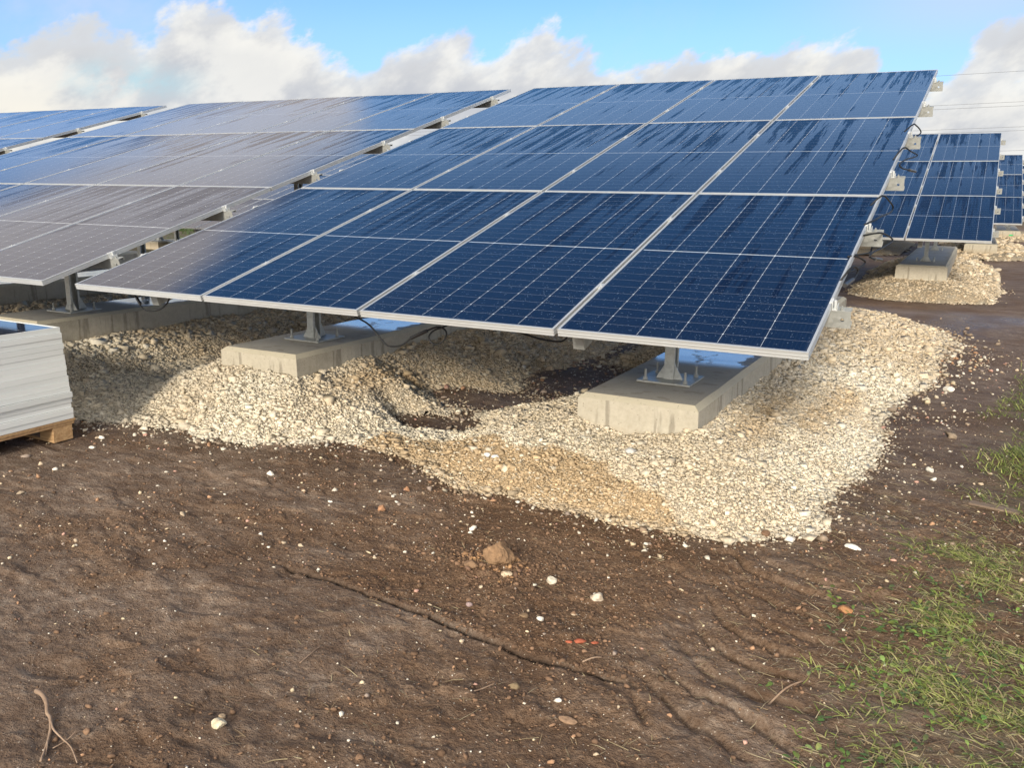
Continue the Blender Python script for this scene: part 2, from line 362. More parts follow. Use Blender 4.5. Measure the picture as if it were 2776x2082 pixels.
def concrete(wk=1.0):
    m,nt,b=nmat('cast concrete'); v=objco(nt); P=geo_pos(nt)
    n1=noise(nt,v,2.3,6,.6); n2=noise(nt,v,30,6,.7); st=noise(nt,scaled(nt,v,(9,9,1.2)),1.6,5,.6)
    c=ramp(nt,n1,[(.3,(.36,.325,.26)),(.55,(.47,.435,.36)),(.75,(.55,.52,.45))])
    c=mix(nt,.35,c,ramp(nt,n2,[(.3,(.33,.29,.22)),(.7,(.6,.56,.46))]))
    g=N(nt,'ShaderNodeNewGeometry'); sn=N(nt,'ShaderNodeSeparateXYZ'); L(nt,g.outputs['Normal'],sn.inputs[0])
    so=N(nt,'ShaderNodeSeparateXYZ'); L(nt,v,so.inputs[0])
    top=math_(nt,'GREATER_THAN',sn.outputs[2],.9)
    side=math_(nt,'LESS_THAN',sn.outputs[2],.3)
    # top painted greyer for its grazing light, rain runs down the sides
    c=mix(nt,math_(nt,'MULTIPLY',top,.6),c,mix(nt,n1,(.25,.24,.22),(.42,.40,.36)))
    c=mix(nt,math_(nt,'MULTIPLY',math_(nt,'MULTIPLY',side,ramp(nt,st,[(.56,0),(.66,1)])),.5),c,(.12,.10,.075))
    dirt=math_(nt,'MULTIPLY',side,ramp(nt,math_(nt,'ADD',so.outputs[2],math_(nt,'MULTIPLY',n2,.16)),[(.26,1),(.36,0)]))
    c=mix(nt,math_(nt,'MULTIPLY',dirt,.45),c,(.36,.28,.18))
    edge_=ramp(nt,math_(nt,'ADD',math_(nt,'MULTIPLY',n2,.8),math_(nt,'MULTIPLY',n1,.3)),[(.62,0),(.7,1)])
    c=mix(nt,math_(nt,'MULTIPLY',math_(nt,'MULTIPLY',math_(nt,'GREATER_THAN',sn.outputs[2],.3),math_(nt,'LESS_THAN',sn.outputs[2],.9)),.5),c,mix(nt,edge_,(.56,.51,.38),(.40,.36,.28)))  # cream chamfers: their sunlit look painted into the colour
    wn=noise(nt,scaled(nt,v,(1.8,1.1,1)),1.6,4,.6)
    yz=ramp(nt,math_(nt,'DIVIDE',so.outputs[1],6.0),[(.19,0),(.235,1),(.8,1),(.95,0)])
    ax=math_(nt,'ABSOLUTE',so.outputs[0]); xin=ramp(nt,ax,[(.22,1),(.36,0)])
    wet=math_(nt,'MULTIPLY',math_(nt,'MULTIPLY',yz,top),math_(nt,'MULTIPLY',ramp(nt,math_(nt,'ADD',wn,math_(nt,'MULTIPLY',xin,.25)),[(.60,0),(.64,1)]),wk))
    damp=math_(nt,'MULTIPLY',math_(nt,'MULTIPLY',yz,math_(nt,'MULTIPLY',top,wk)),ramp(nt,math_(nt,'ADD',wn,math_(nt,'MULTIPLY',xin,.25)),[(.52,0),(.56,1)]))
    n5=noise(nt,v,7,3)
    dampf=math_(nt,'MULTIPLY',top,ramp(nt,n5,[(.58,0),(.64,1)]))
    c=mix(nt,math_(nt,'MULTIPLY',math_(nt,'MAXIMUM',damp,math_(nt,'MULTIPLY',dampf,.5)),.6),c,(.13,.10,.07))
    L(nt,c,b.inputs['Base Color'])
    L(nt,mix(nt,wet,mix(nt,damp,(.85,.85,.85),(.5,.5,.5)),(.06,.06,.06)),b.inputs['Roughness'])
    L(nt,mix(nt,wet,(.4,.4,.4),(1,1,1)),b.inputs['Specular IOR Level'])
    h=math_(nt,'MULTIPLY',n2,math_(nt,'SUBTRACT',1.0,wet))
    vp=N(nt,'ShaderNodeTexVoronoi',inp={'Scale':75.0}); L(nt,v,vp.inputs['Vector']); vps=N(nt,'ShaderNodeSeparateColor'); L(nt,vp.outputs['Color'],vps.inputs[0])
    pit=math_(nt,'MULTIPLY',math_(nt,'LESS_THAN',vp.outputs['Distance'],.22),math_(nt,'GREATER_THAN',vps.outputs[0],.86))
    h=math_(nt,'SUBTRACT',h,math_(nt,'MULTIPLY',pit,1.5))
    L(nt,bump(nt,h,.6,.004),b.inputs['Normal'])
    L(nt,mix(nt,math_(nt,'MULTIPLY',pit,.6),c,(.12,.10,.08)),b.inputs['Base Color'])
    return m
M={}
M['soil']=soil_mat(); M['stone']=stone_mat('limestone'); M['bed']=bed_mat(); M['pv']=pv_mat(); M['galv']=galv(.9); M['galvlift']=galv(1.45); M['conc']=concrete(); M['concdry']=concrete(.25)  # posts get the same steel, lightened against the shade they stand in
M['alu']=simple('anodised aluminium',(.66,.68,.69),.38,.55,.05,8)
M['alu2']=simple('plain aluminium edge',(.70,.72,.72),.42,.3,.04,5)
def edge_mat():
    m,nt,b=nmat('stacked frame edge'); rn=N(nt,'ShaderNodeObjectInfo').outputs['Random']
    L(nt,mix(nt,rn,(.66,.69,.69),(.78,.81,.81)),b.inputs['Base Color']); b.inputs['Roughness'].default_value=.5; b.inputs['Metallic'].default_value=.1
    return m
M['edge']=edge_mat()
M['cable']=simple('black cable sheath',(.008,.009,.011),.6,0,.2,30)
M['plast']=simple('black plastic',(.015,.015,.017),.35,0,.2,30)
M['wood']=None
def wood(name,a,bc):
    m,nt,b=nmat(name); v=objco(nt); n=noise(nt,scaled(nt,v,(1.5,22,22)),2.2,5,.6,.6); n2=noise(nt,v,9,3)
    L(nt,mix(nt,math_(nt,'MULTIPLY',n2,.4),ramp(nt,n,[(.3,a),(.7,bc)]),(.16,.10,.05)),b.inputs['Base Color']); b.inputs['Roughness'].default_value=.75
    L(nt,bump(nt,n,.4,.002),b.inputs['Normal']); return m
M['wood']=wood('pine plank',(.36,.20,.09),(.62,.42,.22))
M['oldwood']=wood('weathered wood',(.14,.10,.075),(.27,.21,.16))
M['twig']=wood('dry twig',(.20,.13,.09),(.40,.29,.21))
M['backsheet']=simple('white backsheet',(.6,.62,.64),.6,0,.03,4)
M['green']=simple('green tape',(.02,.42,.13),.4,0,.1,10)
M['insul']=simple('grey conductor',(.16,.17,.19),.5,.3,.1,2)
def leafmat(name,stops):
    m,nt,b=nmat(name); at=N(nt,'ShaderNodeAttribute',attribute_name='tone')
    L(nt,at.outputs['Color'],b.inputs['Base Color']); b.inputs['Roughness'].default_value=.5
    b.inputs['Subsurface Weight'].default_value=0
    tr=N(nt,'ShaderNodeBsdfTranslucent'); L(nt,at.outputs['Color'],tr.inputs['Color'])
    mx=N(nt,'ShaderNodeMixShader',inp={0:.3}); L(nt,b.outputs[0],mx.inputs[1]); L(nt,tr.outputs[0],mx.inputs[2])
    L(nt,mx.outputs[0],nt.nodes['Material Output'].inputs['Surface']); return m
M['leaf']=leafmat('grass leaf',None)

# ------------------------------------------------------------------ ground sheet
def axis(lo,hi,step,far0,far1,g=1.06):
    a=list(np.arange(lo,hi,step)); s=step; x=hi
    while x<far1: a.append(x); s*=g; x+=s
    a.append(far1); b=[]; s=step; x=lo
    while x>far0:
        s*=g; x-=s; b.append(max(x,far0))
    return np.array(b[::-1]+a)
xs=axis(-3.4,1.15,.0085,-320,320,1.05); ys=axis(-2.5,.9,.0085,-40,420,1.04)
GX,GY=np.meshgrid(xs,ys); nx,ny=len(xs),len(ys)
gz=soil_h(GX,GY); gg=gravel_h(GX,GY)
gz=np.where(gg>0,gz*.4-.006,gz)
far=sst(25,90,np.hypot(GX,GY)); gz=gz*(1-far)
idx=np.arange(nx*ny).reshape(ny,nx)
F=np.stack([idx[:-1,:-1],idx[:-1,1:],idx[1:,1:],idx[1:,:-1]],-1).reshape(-1,4)
cr=crumb(GX,GY)
wet=np.maximum(np.exp(-(((GX-.4)/.55)**2+((GY-8.9)/.8)**2)),.7*np.exp(-(((GX-.3)/1.6)**2+((GY-9.8)/.5)**2)))
wet=np.clip(wet*1.3*fbm(GX*2.5,GY*2.5,61,3)*1.7+.18*fbm(GX*1.2,GY*1.2,62,3),0,1)
sdc,wdc=crackd(GX,GY); crackshade=wdc*np.exp(-((sdc+.005)/.0125)**2)*np.clip(.6+.9*vn(GX*18,GX*0,8),0,1)  # dark line of shade in the crack, painted into the soil colour
grassreg=lambda x,y: np.clip(np.maximum(sst(.2,.75,x+.02-.10*(y+.5)*(y<-.3)*0-.10*(y>0)*y+.45*(fbm(x*2,y*2,71,3)-.5))*(1-sst(.6,1.0,y+.5*(fbm(x*2,y*2,72,2)-.5))), sst(.6,1.0,x-.12*(y-3)+.35*(fbm(x*2,y*1.2,73,3)-.5))*sst(1.3,1.8,y)*(1-sst(5.5,7,y))),0,1)
grn=np.clip(.3*grassreg(GX,GY),0,1)
grn=np.maximum(grn,sst(-13,-16,GX)*sst(9,11,GY)*sst(.4,.55,fbm(GX*.3,GY*.3,81,3)))
grn=np.maximum(grn,sst(40,60,np.hypot(GX,GY)))
grn=np.maximum(grn,sst(1.6,2.6,GX-.07*GY)*.9)
g=mesh_obj('ground',np.stack([GX,GY,gz],-1).reshape(-1,3),F,M['soil'],smooth=True,colors=np.stack([cr*(1-crackshade),np.maximum(wet,2.0*crackshade),grn],-1).reshape(-1,3))
tag(g,'dark brown trampled mud of the building site','ground',kind='structure')

# ------------------------------------------------------------------ stones
def icos():
    t=(1+5**.5)/2
    v=np.array([(-1,t,0),(1,t,0),(-1,-t,0),(1,-t,0),(0,-1,t),(0,1,t),(0,-1,-t),(0,1,-t),(t,0,-1),(t,0,1),(-t,0,-1),(-t,0,1)],float)
    v/=np.linalg.norm(v[0])
    f=np.array([(0,11,5),(0,5,1),(0,1,7),(0,7,10),(0,10,11),(1,5,9),(5,11,4),(11,10,2),(10,7,6),(7,1,8),(3,9,4),(3,4,2),(3,2,6),(3,6,8),(3,8,9),(4,9,5),(2,4,11),(6,2,10),(8,6,7),(9,8,1)])
    return v,f
IV,IF=icos()
IV0,IF0=IV,IF
CVv=np.array([(a,b,c) for a in(-1,1) for b in(-1,1) for c in(-1,1)],float)*.72
CF=np.array([(0,1,3),(0,3,2),(4,6,7),(4,7,5),(0,4,5),(0,5,1),(2,3,7),(2,7,6),(0,2,6),(0,6,4),(1,5,7),(1,7,3)])
VAR8=np.array([CVv*(1+rng.uniform(-.4,.25,(8,1)))+rng.uniform(-.22,.22,(8,3)) for k in range(32)])
VAR=[]
for k in range(24):
    v=IV*(1+rng.uniform(-.42,.28,(12,1)))+rng.uniform(-.2,.2,(12,3)); VAR.append(v)
VAR=np.array(VAR)
def rocks(name,x,y,z,s,colr,mat,parent=None,cube=False):
    n=len(x); b=(VAR8[rng.integers(0,32,n)] if cube else VAR[rng.integers(0,24,n)]).copy(); nv=b.shape[1]; FF=CF if cube else IF
    sc_=np.stack([rng.uniform(.85,1.6,n),rng.uniform(.65,1.1,n),rng.uniform(.4,.9,n)],-1)*np.asarray(s)[:,None]
    b=b*sc_[:,None,:]
    a=rng.uniform(0,2*np.pi,n); t=rng.normal(0,.55,n); 
    ca,sa=np.cos(a),np.sin(a); ct,st=np.cos(t),np.sin(t)
    X,Y,Z=b[...,0],b[...,1],b[...,2]
    Y2=Y*ct[:,None]-Z*st[:,None]; Z2=Y*st[:,None]+Z*ct[:,None]
    X3=X*ca[:,None]-Y2*sa[:,None]; Y3=X*sa[:,None]+Y2*ca[:,None]
    V=np.stack([X3+np.asarray(x)[:,None],Y3+np.asarray(y)[:,None],Z2+np.asarray(z)[:,None]],-1).reshape(-1,3)
    Fc=(FF[None]+(np.arange(n)*nv)[:,None,None]).reshape(-1,3)
    C=np.repeat(colr,nv,axis=0)
    return mesh_obj(name,V,Fc,mat,colors=C,parent=parent)
def in_view(x,y,m=.06):
    # cheap plan test of what lies in front of the photographer, widened to allow a step aside
    dx,dy=x-CAM[0],y-CAM[1]; a=np.arctan2(dx,dy)
    return (a>R(-66))&(a<R(12)) 
def in_foot(x,y,e=0.0):
    r=np.zeros(np.shape(x),bool)
    for cx,y0,y1,zt,row in footings: r|=(np.abs(x-cx)<FW-e)&(y>y0+e)&(y<y1-e)
    return r
def tone(x,y,n,gh):
    """gravel colour: cream chalk, tan and brown patches, grey fringe"""
    u=rng.uniform(0,1,(n,1))
    cream=np.array([.72,.635,.485]); white=np.array([.82,.765,.65]); tan=np.array([.47,.345,.205]); grey=np.array([.46,.42,.35])
    c=cream*(1-u)+white*u
    t=sst(.46,.6,fbm(x*1.1,y*1.6,91,3)+.05*rng.normal(size=n))
    # weathered tan band low on the front apron of the near heap and along the block sides
    ap=sst(-.03,.07,np.interp(x,[-2.8,-2.2,-1.75,-1.4,-1.05,-.6,-.4],[1.15,.95,.80,.84,.66,.50,.25])+.16*(fbm(x*4,y*4,94,3)-.5)*2-y)*(x>-2.9)*1.15
    ap2=np.exp(-(((x+.55)/.18)**2+((y-2.0)/1.2)**2))*.8+np.exp(-(((x+3.5)/.3)**2+((y-1.9)/.9)**2))*.9
    tanb=.75*np.exp(-(((x+.32-.1*(y-2))/.16)**2))*sst(1.6,2.2,y)*(1-sst(3.3,4,y))+.55*sst(4,5.5,y)*(1-sst(10,11,y))  # tan strip right of the nearest block, more tan toward the rear
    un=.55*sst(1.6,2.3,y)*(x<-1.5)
    row=.62*(y>10)
    k=np.clip(np.maximum.reduce([t*.35,ap,ap2,tanb,un,row])*(.75+.5*fbm(x*5,y*5,93,2)),0,.92)[:,None]
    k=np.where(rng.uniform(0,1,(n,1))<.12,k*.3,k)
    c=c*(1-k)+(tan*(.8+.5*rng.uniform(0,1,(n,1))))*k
    gr=np.clip((sst(.028,.004,gh)*.5)+ .8*np.exp(-(((x+5.2)/.75)**2+((y-1.3)/.8)**2)),0,.85)[:,None]*rng.uniform(.3,1,(n,1))
    c=c*(1-gr)+grey*gr
    md=(np.clip((.006-gh)/.02,0,1)*.75)[:,None]*(rng.uniform(0,1,(n,1))<.55)
    c=c*(1-md)+np.array([.24,.165,.115])*md
    return np.clip(c*rng.uniform(.78,1.12,(n,1)),0,.85)
def scatter_gravel():
    out=[]
    # (x0,x1,y0,y1, mean diameter)
    zones=[(-3.3,.75,-.2,3.2,.0103),(-6.4,-3.3,.0,3.2,.0128),(-9.8,-6.4,.4,5.2,.021),(-4.2,.8,3.2,6.2,.0165),(-7.5,-4.2,3.2,6.4,.0215),(-3.5,1.0,6.2,9.6,.022)]
    for x0,x1,y0,y1,d in zones:
        n=int((x1-x0)*(y1-y0)/(.66*d*d)); x=rng.uniform(x0,x1,n);y=rng.uniform(y0,y1,n)
        gh=gravel_h(x,y); keep=((gh>0)|(rng.uniform(0,1,n)<(np.exp(gh*50)*.40+np.exp(gh*14)*.05)*np.where(y<.9,.6,1.25)*(.3+1.2*fbm(x*4,y*4,95,2))))&in_view(x,y)&~in_foot(x,y,.0)
        # open texture in places so the fines show
        keep&=rng.uniform(0,1,n)<(.70+.5*fbm(x*6,y*6,96,2))
        x,y,gh=x[keep],y[keep],gh[keep]
        s=d*.5*np.exp(rng.normal(0,.5,len(x))); edge=sst(.05,.0,gh); s*=(1+.35*edge*rng.uniform(0,1,len(x)))
        s=np.clip(s,d*.2,d*1.4); big=rng.uniform(0,1,len(x))<.045; s[big]*=rng.uniform(1.3,2.5,big.sum())
        out.append((x,y,gh,s))
    return [np.concatenate(k) for k in zip(*out)]
x,y,gh,s=scatter_gravel()
z=ground_z(x,y)+s*.12+rng.uniform(0,.3,len(x))*s
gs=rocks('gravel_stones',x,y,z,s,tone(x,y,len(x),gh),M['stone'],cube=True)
tag(gs,'pale crushed limestone stones heaped round the near row of footings','gravel','limestone gravel',kind='stuff')
print('gravel stones',len(x))
# fines sheet under the stones
def bed(name,x0,x1,y0,y1,st,label):
    ax=np.arange(x0,x1,st);ay=np.arange(y0,y1,st);BX,BY=np.meshgrid(ax,ay)
    gh=gravel_h(BX,BY); z=soil_h(BX,BY)*.4+gh
    ix=np.arange(BX.size).reshape(BX.shape)
    Fq=np.stack([ix[:-1,:-1],ix[:-1,1:],ix[1:,1:],ix[1:,:-1]],-1).reshape(-1,4)
    ok=(gh>.0)|False
    okf=ok.ravel()[Fq].sum(1)>=3
    Fq=Fq[okf]; used=np.unique(Fq); mp=-np.ones(BX.size,int); mp[used]=np.arange(len(used))
    V=np.stack([BX,BY,np.where(gh>0,z,soil_h(BX,BY)*.4)],-1).reshape(-1,3)[used]
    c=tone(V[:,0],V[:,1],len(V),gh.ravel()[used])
    c=c/ (np.linalg.norm(c,axis=1,keepdims=True)+1e-6)*1.08*np.clip(.66+.45*np.linalg.norm(c,axis=1,keepdims=True),0,1)
    o=mesh_obj(name,V,mp[Fq],M['bed'],smooth=True,colors=c)
    return tag(o,label,'gravel','limestone gravel',kind='stuff')
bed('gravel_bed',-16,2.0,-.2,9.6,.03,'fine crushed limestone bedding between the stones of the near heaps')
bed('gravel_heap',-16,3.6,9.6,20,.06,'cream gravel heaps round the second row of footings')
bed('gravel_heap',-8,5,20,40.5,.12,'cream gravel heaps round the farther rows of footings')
# coarse stones on the farther heaps
fx=[];fy=[];fs=[]
for x0,x1,y0,y1,d in ((-4.5,2.4,9.6,14.5,.034),(-1.5,3.2,14.5,22,.08),(-1,4,22,36,.12)):
    n=int((x1-x0)*(y1-y0)/(1.0*d*d)); x=rng.uniform(x0,x1,n);y=rng.uniform(y0,y1,n); gh=gravel_h(x,y)
    k=((gh>0)|(rng.uniform(0,1,n)<np.exp(gh*28)*.12))&~in_foot(x,y)&in_view(x,y)
    fx.append(x[k]);fy.append(y[k]);fs.append(d*.36*np.exp(rng.normal(0,.4,k.sum())))
fx=np.concatenate(fx);fy=np.concatenate(fy);fs=np.concatenate(fs)
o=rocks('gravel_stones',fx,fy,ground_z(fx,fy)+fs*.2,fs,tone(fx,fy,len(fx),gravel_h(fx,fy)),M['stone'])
tag(o,'cream stones strewn over the heaps of the second and farther rows','gravel','limestone gravel',kind='stuff')
# scattered pebbles on the mud
n=90000; x=rng.uniform(-6,1.6,n);y=-2.6+rng.uniform(0,1,n)**1.3*10
gh=gravel_h(x,y); near=np.exp(np.minimum(gh,0)*9)
dens=(.10+.45*near+.35*crumb(x,y))*(.25+1.2*fbm(x*2.2,y*2.2,97,3))
k=(rng.uniform(0,1,n)<dens)&(gh<.0)&in_view(x,y)
x,y=x[k],y[k]; n=len(x); s=np.clip(.0019*np.exp(rng.normal(0,.72,n)),.0009,.013); s*=np.clip(np.hypot(x-CAM[0],y-CAM[1])/3.2,1,3)
pal=np.array([(.66,.6,.5),(.72,.68,.6),(.5,.4,.29),(.42,.25,.15),(.5,.3,.24),(.3,.24,.2),(.62,.52,.36)])
o=rocks('pebbles',x,y,ground_z(x,y)+s*.3,s,np.clip(pal[rng.choice(7,n,p=[.18,.10,.20,.13,.08,.20,.11])]*rng.uniform(.8,1.15,(n,1)),0,.85),M['stone'])
tag(o,'small white, tan and pink pebbles strewn over the mud','pebbles',kind='stuff'); print('pebbles',n)
# crumbs of earth
n=190000; x=rng.uniform(-4.6,1.2,n);y=rng.uniform(-2.6,1.4,n)
c_=crumb(x,y); dcl=np.exp(-(((x+1.2)/.22)**2+((y+.43)/.15)**2)); sd,w=crackd(x,y)
k=(rng.uniform(0,1,n)<np.clip(.018+c_*.20*fbm(x*5,y*5,98,2)*1.8+dcl*1.2+.7*w*np.exp(-((sd+.02)/.03)**2),0,1))&(gravel_h(x,y)<0.002)&in_view(x,y)
x,y=x[k],y[k]; n=len(x); s=np.clip(.0033*np.exp(rng.normal(0,.55,n)),.0015,.013)
cc=np.array([.15,.092,.058])*rng.uniform(.6,1.7,(n,1))
o=rocks('soil_crumbs',x,y,ground_z(x,y)+s*.3,s,cc,M['stone']); tag(o,'loose crumbs of dark brown earth','soil crumbs',kind='stuff'); print('crumbs',n)

n=160; a=rng.uniform(0,6.28,n); q=rng.uniform(.05,.17,n)*np.where(np.cos(a-3.9)>0,1.15,.8); x=-1.206+np.cos(a)*q*1.2; y=-.445+np.sin(a)*q*.75
s=np.clip(.006*np.exp(rng.normal(0,.5,n)),.003,.016); cc=np.array([(.26,.15,.08),(.34,.2,.1),(.2,.12,.08)])[rng.choice(3,n)]*rng.uniform(.7,1.3,(n,1))
tag(rocks('soil_crumbs',x,y,ground_z(x,y)+s*.4,s,cc,M['stone']),'ochre crumbs broken off the large earthy rock','soil crumbs',kind='stuff')
# notable single stones
def boulder(name,x,y,r,c,label,cat='stone',flat=.7,seed=0,pointy=0,group=None,rz=0,sub=3,el=(1.25,1,.75),mud=0.0,rough=0.0):
    bm=bmesh.new(); bmesh.ops.create_icosphere(bm,subdivisions=sub,radius=1)
    rr=random.Random(seed)
    planes=[(Vector((rr.gauss(0,1),rr.gauss(0,1),rr.gauss(0,.8))).normalized(),rr.uniform(.62,.92)) for _ in range(11)]
    for v in bm.verts:
        p=v.co.copy()
        for nn,dd in planes:
            t=p.dot(nn)
            if t>dd: p-=nn*(t-dd)*.92
        if pointy and p.z>0: p.x*=1-.75*pointy*p.z; p.y*=1-.75*pointy*p.z; p.z*=1.3
        p=Vector((p.x*el[0],p.y*el[1],p.z*el[2]))
        p*=1+.05*(rr.random()-.5)
        if rough: p*=1+rough*(float(vn(np.array([p.x*3.1+p.z*2+9]),np.array([p.y*3.1-p.z+7]),seed)[0])-.5)+rough*.6*(float(vn(np.array([p.x*8+p.z*5+9]),np.array([p.y*8-p.z*3+7]),seed)[0])-.5)
        v.co=p*r
    bmesh.ops.rotate(bm,verts=bm.verts,matrix=Matrix.Rotation(rz,3,'Z'))
    me=bpy.data.meshes.new(name); bm.to_mesh(me); bm.free()
    nv=len(me.vertices); a=me.color_attributes.new('tone','FLOAT_COLOR','POINT')
    co=np.array([v.co for v in me.vertices]); 
    cc=np.ones((nv,4),np.float32); f=fbm(co[:,0]*30/1+9,co[:,1]*30+co[:,2]*40,seed,3)
    base=np.array(c)[None]*(.8+.45*f[:,None])
    if mud: 
        mk=(sst(.45,.58,fbm(co[:,0]*45+3,co[:,1]*45+co[:,2]*30,seed+5,3))*mud)[:,None]; base=base*(1-mk)+np.array([.16,.10,.06])*mk
    cc[:,:3]=np.clip(base,0,.85); a.data.foreach_set('color',cc.ravel())
    me.materials.append(M['stone'])
    o=bpy.data.objects.new(name,me); col.objects.link(o)
    o.location=(x,y,float(ground_z(np.array([x]),np.array([y]))[0])+r*el[2]*.35)
    tag(o,label,cat,group); return o
W_=(.74,.70,.62); T_=(.5,.36,.2); O_=(.42,.23,.13)
boulder('stone',-3.032,.045,.022,W_,'pointed white stone alone on the mud left of centre',seed=1,pointy=.9)
boulder('stone',-1.052,.845,.030,(.6,.6,.58),'largest grey white stone on the tan gravel below the nearest footing',seed=2,mud=.3)
boulder('stone',-1.909,.708,.020,(.62,.63,.63),'left one of two touching white stones on the tan gravel',seed=3)
boulder('stone',-1.847,.688,.021,(.66,.66,.66),'right one of two touching white stones on the tan gravel',seed=4)
boulder('stone',-2.085,-.125,.023,O_,'blocky orange stone on the mud below the gravel edge',seed=5,el=(1,1,.95))
boulder('stone',-2.157,.211,.019,O_,'pointed orange stone just below the scattered gravel fringe',seed=6,pointy=.7)
boulder('stone',-.925,-.458,.027,(.66,.6,.48),'round speckled cream stone just right of the earthy rock',seed=8,mud=.5,el=(1,1,.8))
boulder('stone',-.683,-.521,.026,(.62,.55,.45),'white and brown stone farther right of the earthy rock',seed=9,mud=.6)
boulder('stone',-.807,-.807,.014,W_,'small square white stone above the middle of the crack',seed=10)
boulder('stone',-1.402,-1.923,.024,(.66,.58,.42),'angular cream chunk near the bottom edge left of centre',seed=11,mud=.35)
boulder('stone',-1.44,-1.87,.011,(.4,.3,.2),'small rounded tan pebble touching the cream chunk near the bottom edge',seed=31)
boulder('stone',.191,.579,.030,W_,'flat white oval stone on mud right of the gravel heap',seed=12,el=(1.5,.8,.45),rz=-.1)
boulder('stone',-.097,.543,.024,W_,'white lumpy stone just below the right end of the heap',seed=13)
boulder('stone',-.215,.545,.024,(.2,.12,.075),'dark brown stone just below the right end of the heap',seed=32)
boulder('stone',.249,-.117,.024,(.34,.17,.08),'orange brown stone among the straw and grass',seed=14)
boulder('stone',-2.42,-.144,.013,W_,'small flat white stone left of the blocky orange stone',seed=16,el=(1.3,.8,.5))
boulder('stone',-4.421,-.125,.021,W_,'white flat stone right of the pallet, the lower of two',seed=17,el=(1.4,.8,.5))
boulder('stone',-4.57,.057,.021,W_,'white stone right of the pallet, the upper of two',seed=18,pointy=.4)
boulder('stone',.482,4.659,.040,W_,'white stone on the mud beside the far right side of the gravel',seed=19)
boulder('stone',.458,2.073,.026,(.6,.58,.52),'pale grey stone just off the right edge of the heap',seed=20,el=(1,1,.8))
boulder('stone',-.875,-.821,.019,(.17,.115,.07),'round dark brown stone left of the small square white stone',seed=21,el=(1.1,1,.6))
boulder('stone',-1.13,-.82,.013,(.36,.27,.26),'small greyish pink stone above the crack',seed=33)
boulder('stone',-.451,-1.328,.024,(.26,.17,.11),'flat brown stone below the right end of the crack',seed=22,el=(1.4,.8,.5))
boulder('stone',-.694,-1.242,.018,(.2,.15,.09),'rounded olive brown stone half sunk below the crack',seed=23,el=(1.2,1,.6))
boulder('rock',-1.206,-.435,.066,(.24,.15,.085),'large earthy ochre rock ringed by crumbs in the middle of the mud','rock',seed=42,sub=4,el=(1.1,.85,.95),mud=.45,rough=.22)
boulder('rock',-1.30,-.52,.030,(.22,.14,.085),'ochre lump at the lower left of the large earthy rock','rock',seed=25,mud=.4)
boulder('stone',-1.115,-.52,.022,(.55,.45,.32),'muddy white stone at the lower right of the large earthy rock',seed=26,mud=.6)
for i,(dx,dy,rr,lb) in enumerate(((0,0,.02,'largest red brick fragment lying in the mud above the crack'),(.055,.02,.012,'small red brick fragment right of the largest one'),(-.03,-.03,.011,'small red brick fragment left of the largest one'))):
    boulder('brick_fragment',-.61+dx,-.87+dy,rr,(.34,.10,.055),lb,'brick fragment',seed=50+i,el=(1.4,.8,.4),group='broken red brick pieces',rz=.4)

# ------------------------------------------------------------------ concrete footings
def footing(cx,y0,y1,zt,label,green=False):
    Lf=y1-y0; ch=.028; zb=0.0; h=zt
    ny_=26; prof=[(-FW-.012,zb),(-FW,h-ch),(-FW+ch*1.3,h),(FW-ch*1.3,h),(FW,h-ch),(FW+.012,zb)]
    v=[];f=[]
    yy=[0.0]+list(np.linspace(ch*1.3,Lf-ch*1.3,ny_))+[Lf]
    r2=random.Random(int(cx*100)+int(y0*10))
    for i,yv in enumerate(yy):
        for j,(px,pz) in enumerate(prof):
            zz=pz
            if (i==0 or i==len(yy)-1) and j in (2,3): zz=h-ch; px=px*(FW/(FW-ch*1.3))
            jit=.0022
            v.append((px+r2.uniform(-jit,jit),yv+(r2.uniform(-jit,jit) if i in(0,len(yy)-1) else 0),zz+r2.uniform(-jit,jit)*(.8 if j in (2,3) else 1)))
    k=len(prof)
    for i in range(len(yy)-1):
        for j in range(k-1): f.append((i*k+j,i*k+j+1,(i+1)*k+j+1,(i+1)*k+j))
        f.append((i*k+k-1,i*k,(i+1)*k,(i+1)*k+k-1))
    f.append((0,1,4,5)[::1]); f.append((1,2,3,4)); b=(len(yy)-1)*k
    f.append((b+5,b+4,b+1,b)); f.append((b+4,b+3,b+2,b+1))
    o=mesh_obj('concrete_footing',v,f,M['conc'] if y0<5 else M['concdry']); 
    me=o.data; bm=bmesh.new(); bm.from_mesh(me); bmesh.ops.recalc_face_normals(bm,faces=bm.faces)
    bm.to_mesh(me); bm.free()
    o.location=(cx,y0,0); tag(o,label,'footing','concrete footings under the solar panels')
    return o
FL=[('nearest long concrete footing, under the right half of the closest solar array'),('long concrete footing under the left half of the closest solar array'),
 ('concrete footing with rain stains, just behind the pallet of stacked panels'),('concrete footing second left of the one behind the pallet, half hidden'),('farthest left concrete footing of the near row'),
 ('concrete footing in the open at the right front end of the second row'),('concrete footing second from the right in the second row'),('third concrete footing from the right in the second row'),('fourth concrete footing from the right in the second row'),'fifth concrete footing from the right in the second row','sixth concrete footing from the right in the second row','seventh concrete footing from the right in the second row',
 ('small far concrete footing at the right end of the third row'),('second concrete footing of the third row, seen under the second array'),('third concrete footing of the third row'),
 ('tiny far concrete footing with green tape at the right end of the fourth row'),('second tiny concrete footing of the fourth row')]
FO=[]
for (cx,y0,y1,zt,row),lb in zip(footings,FL): FO.append(footing(cx,y0,y1,zt,lb))
gt=MB(); gt.box(.02,.16,-.004,.0,.16,.22); gto=gt.build('tape_mark',M['green'],FO[15]); gto['label']='bright green tape mark'

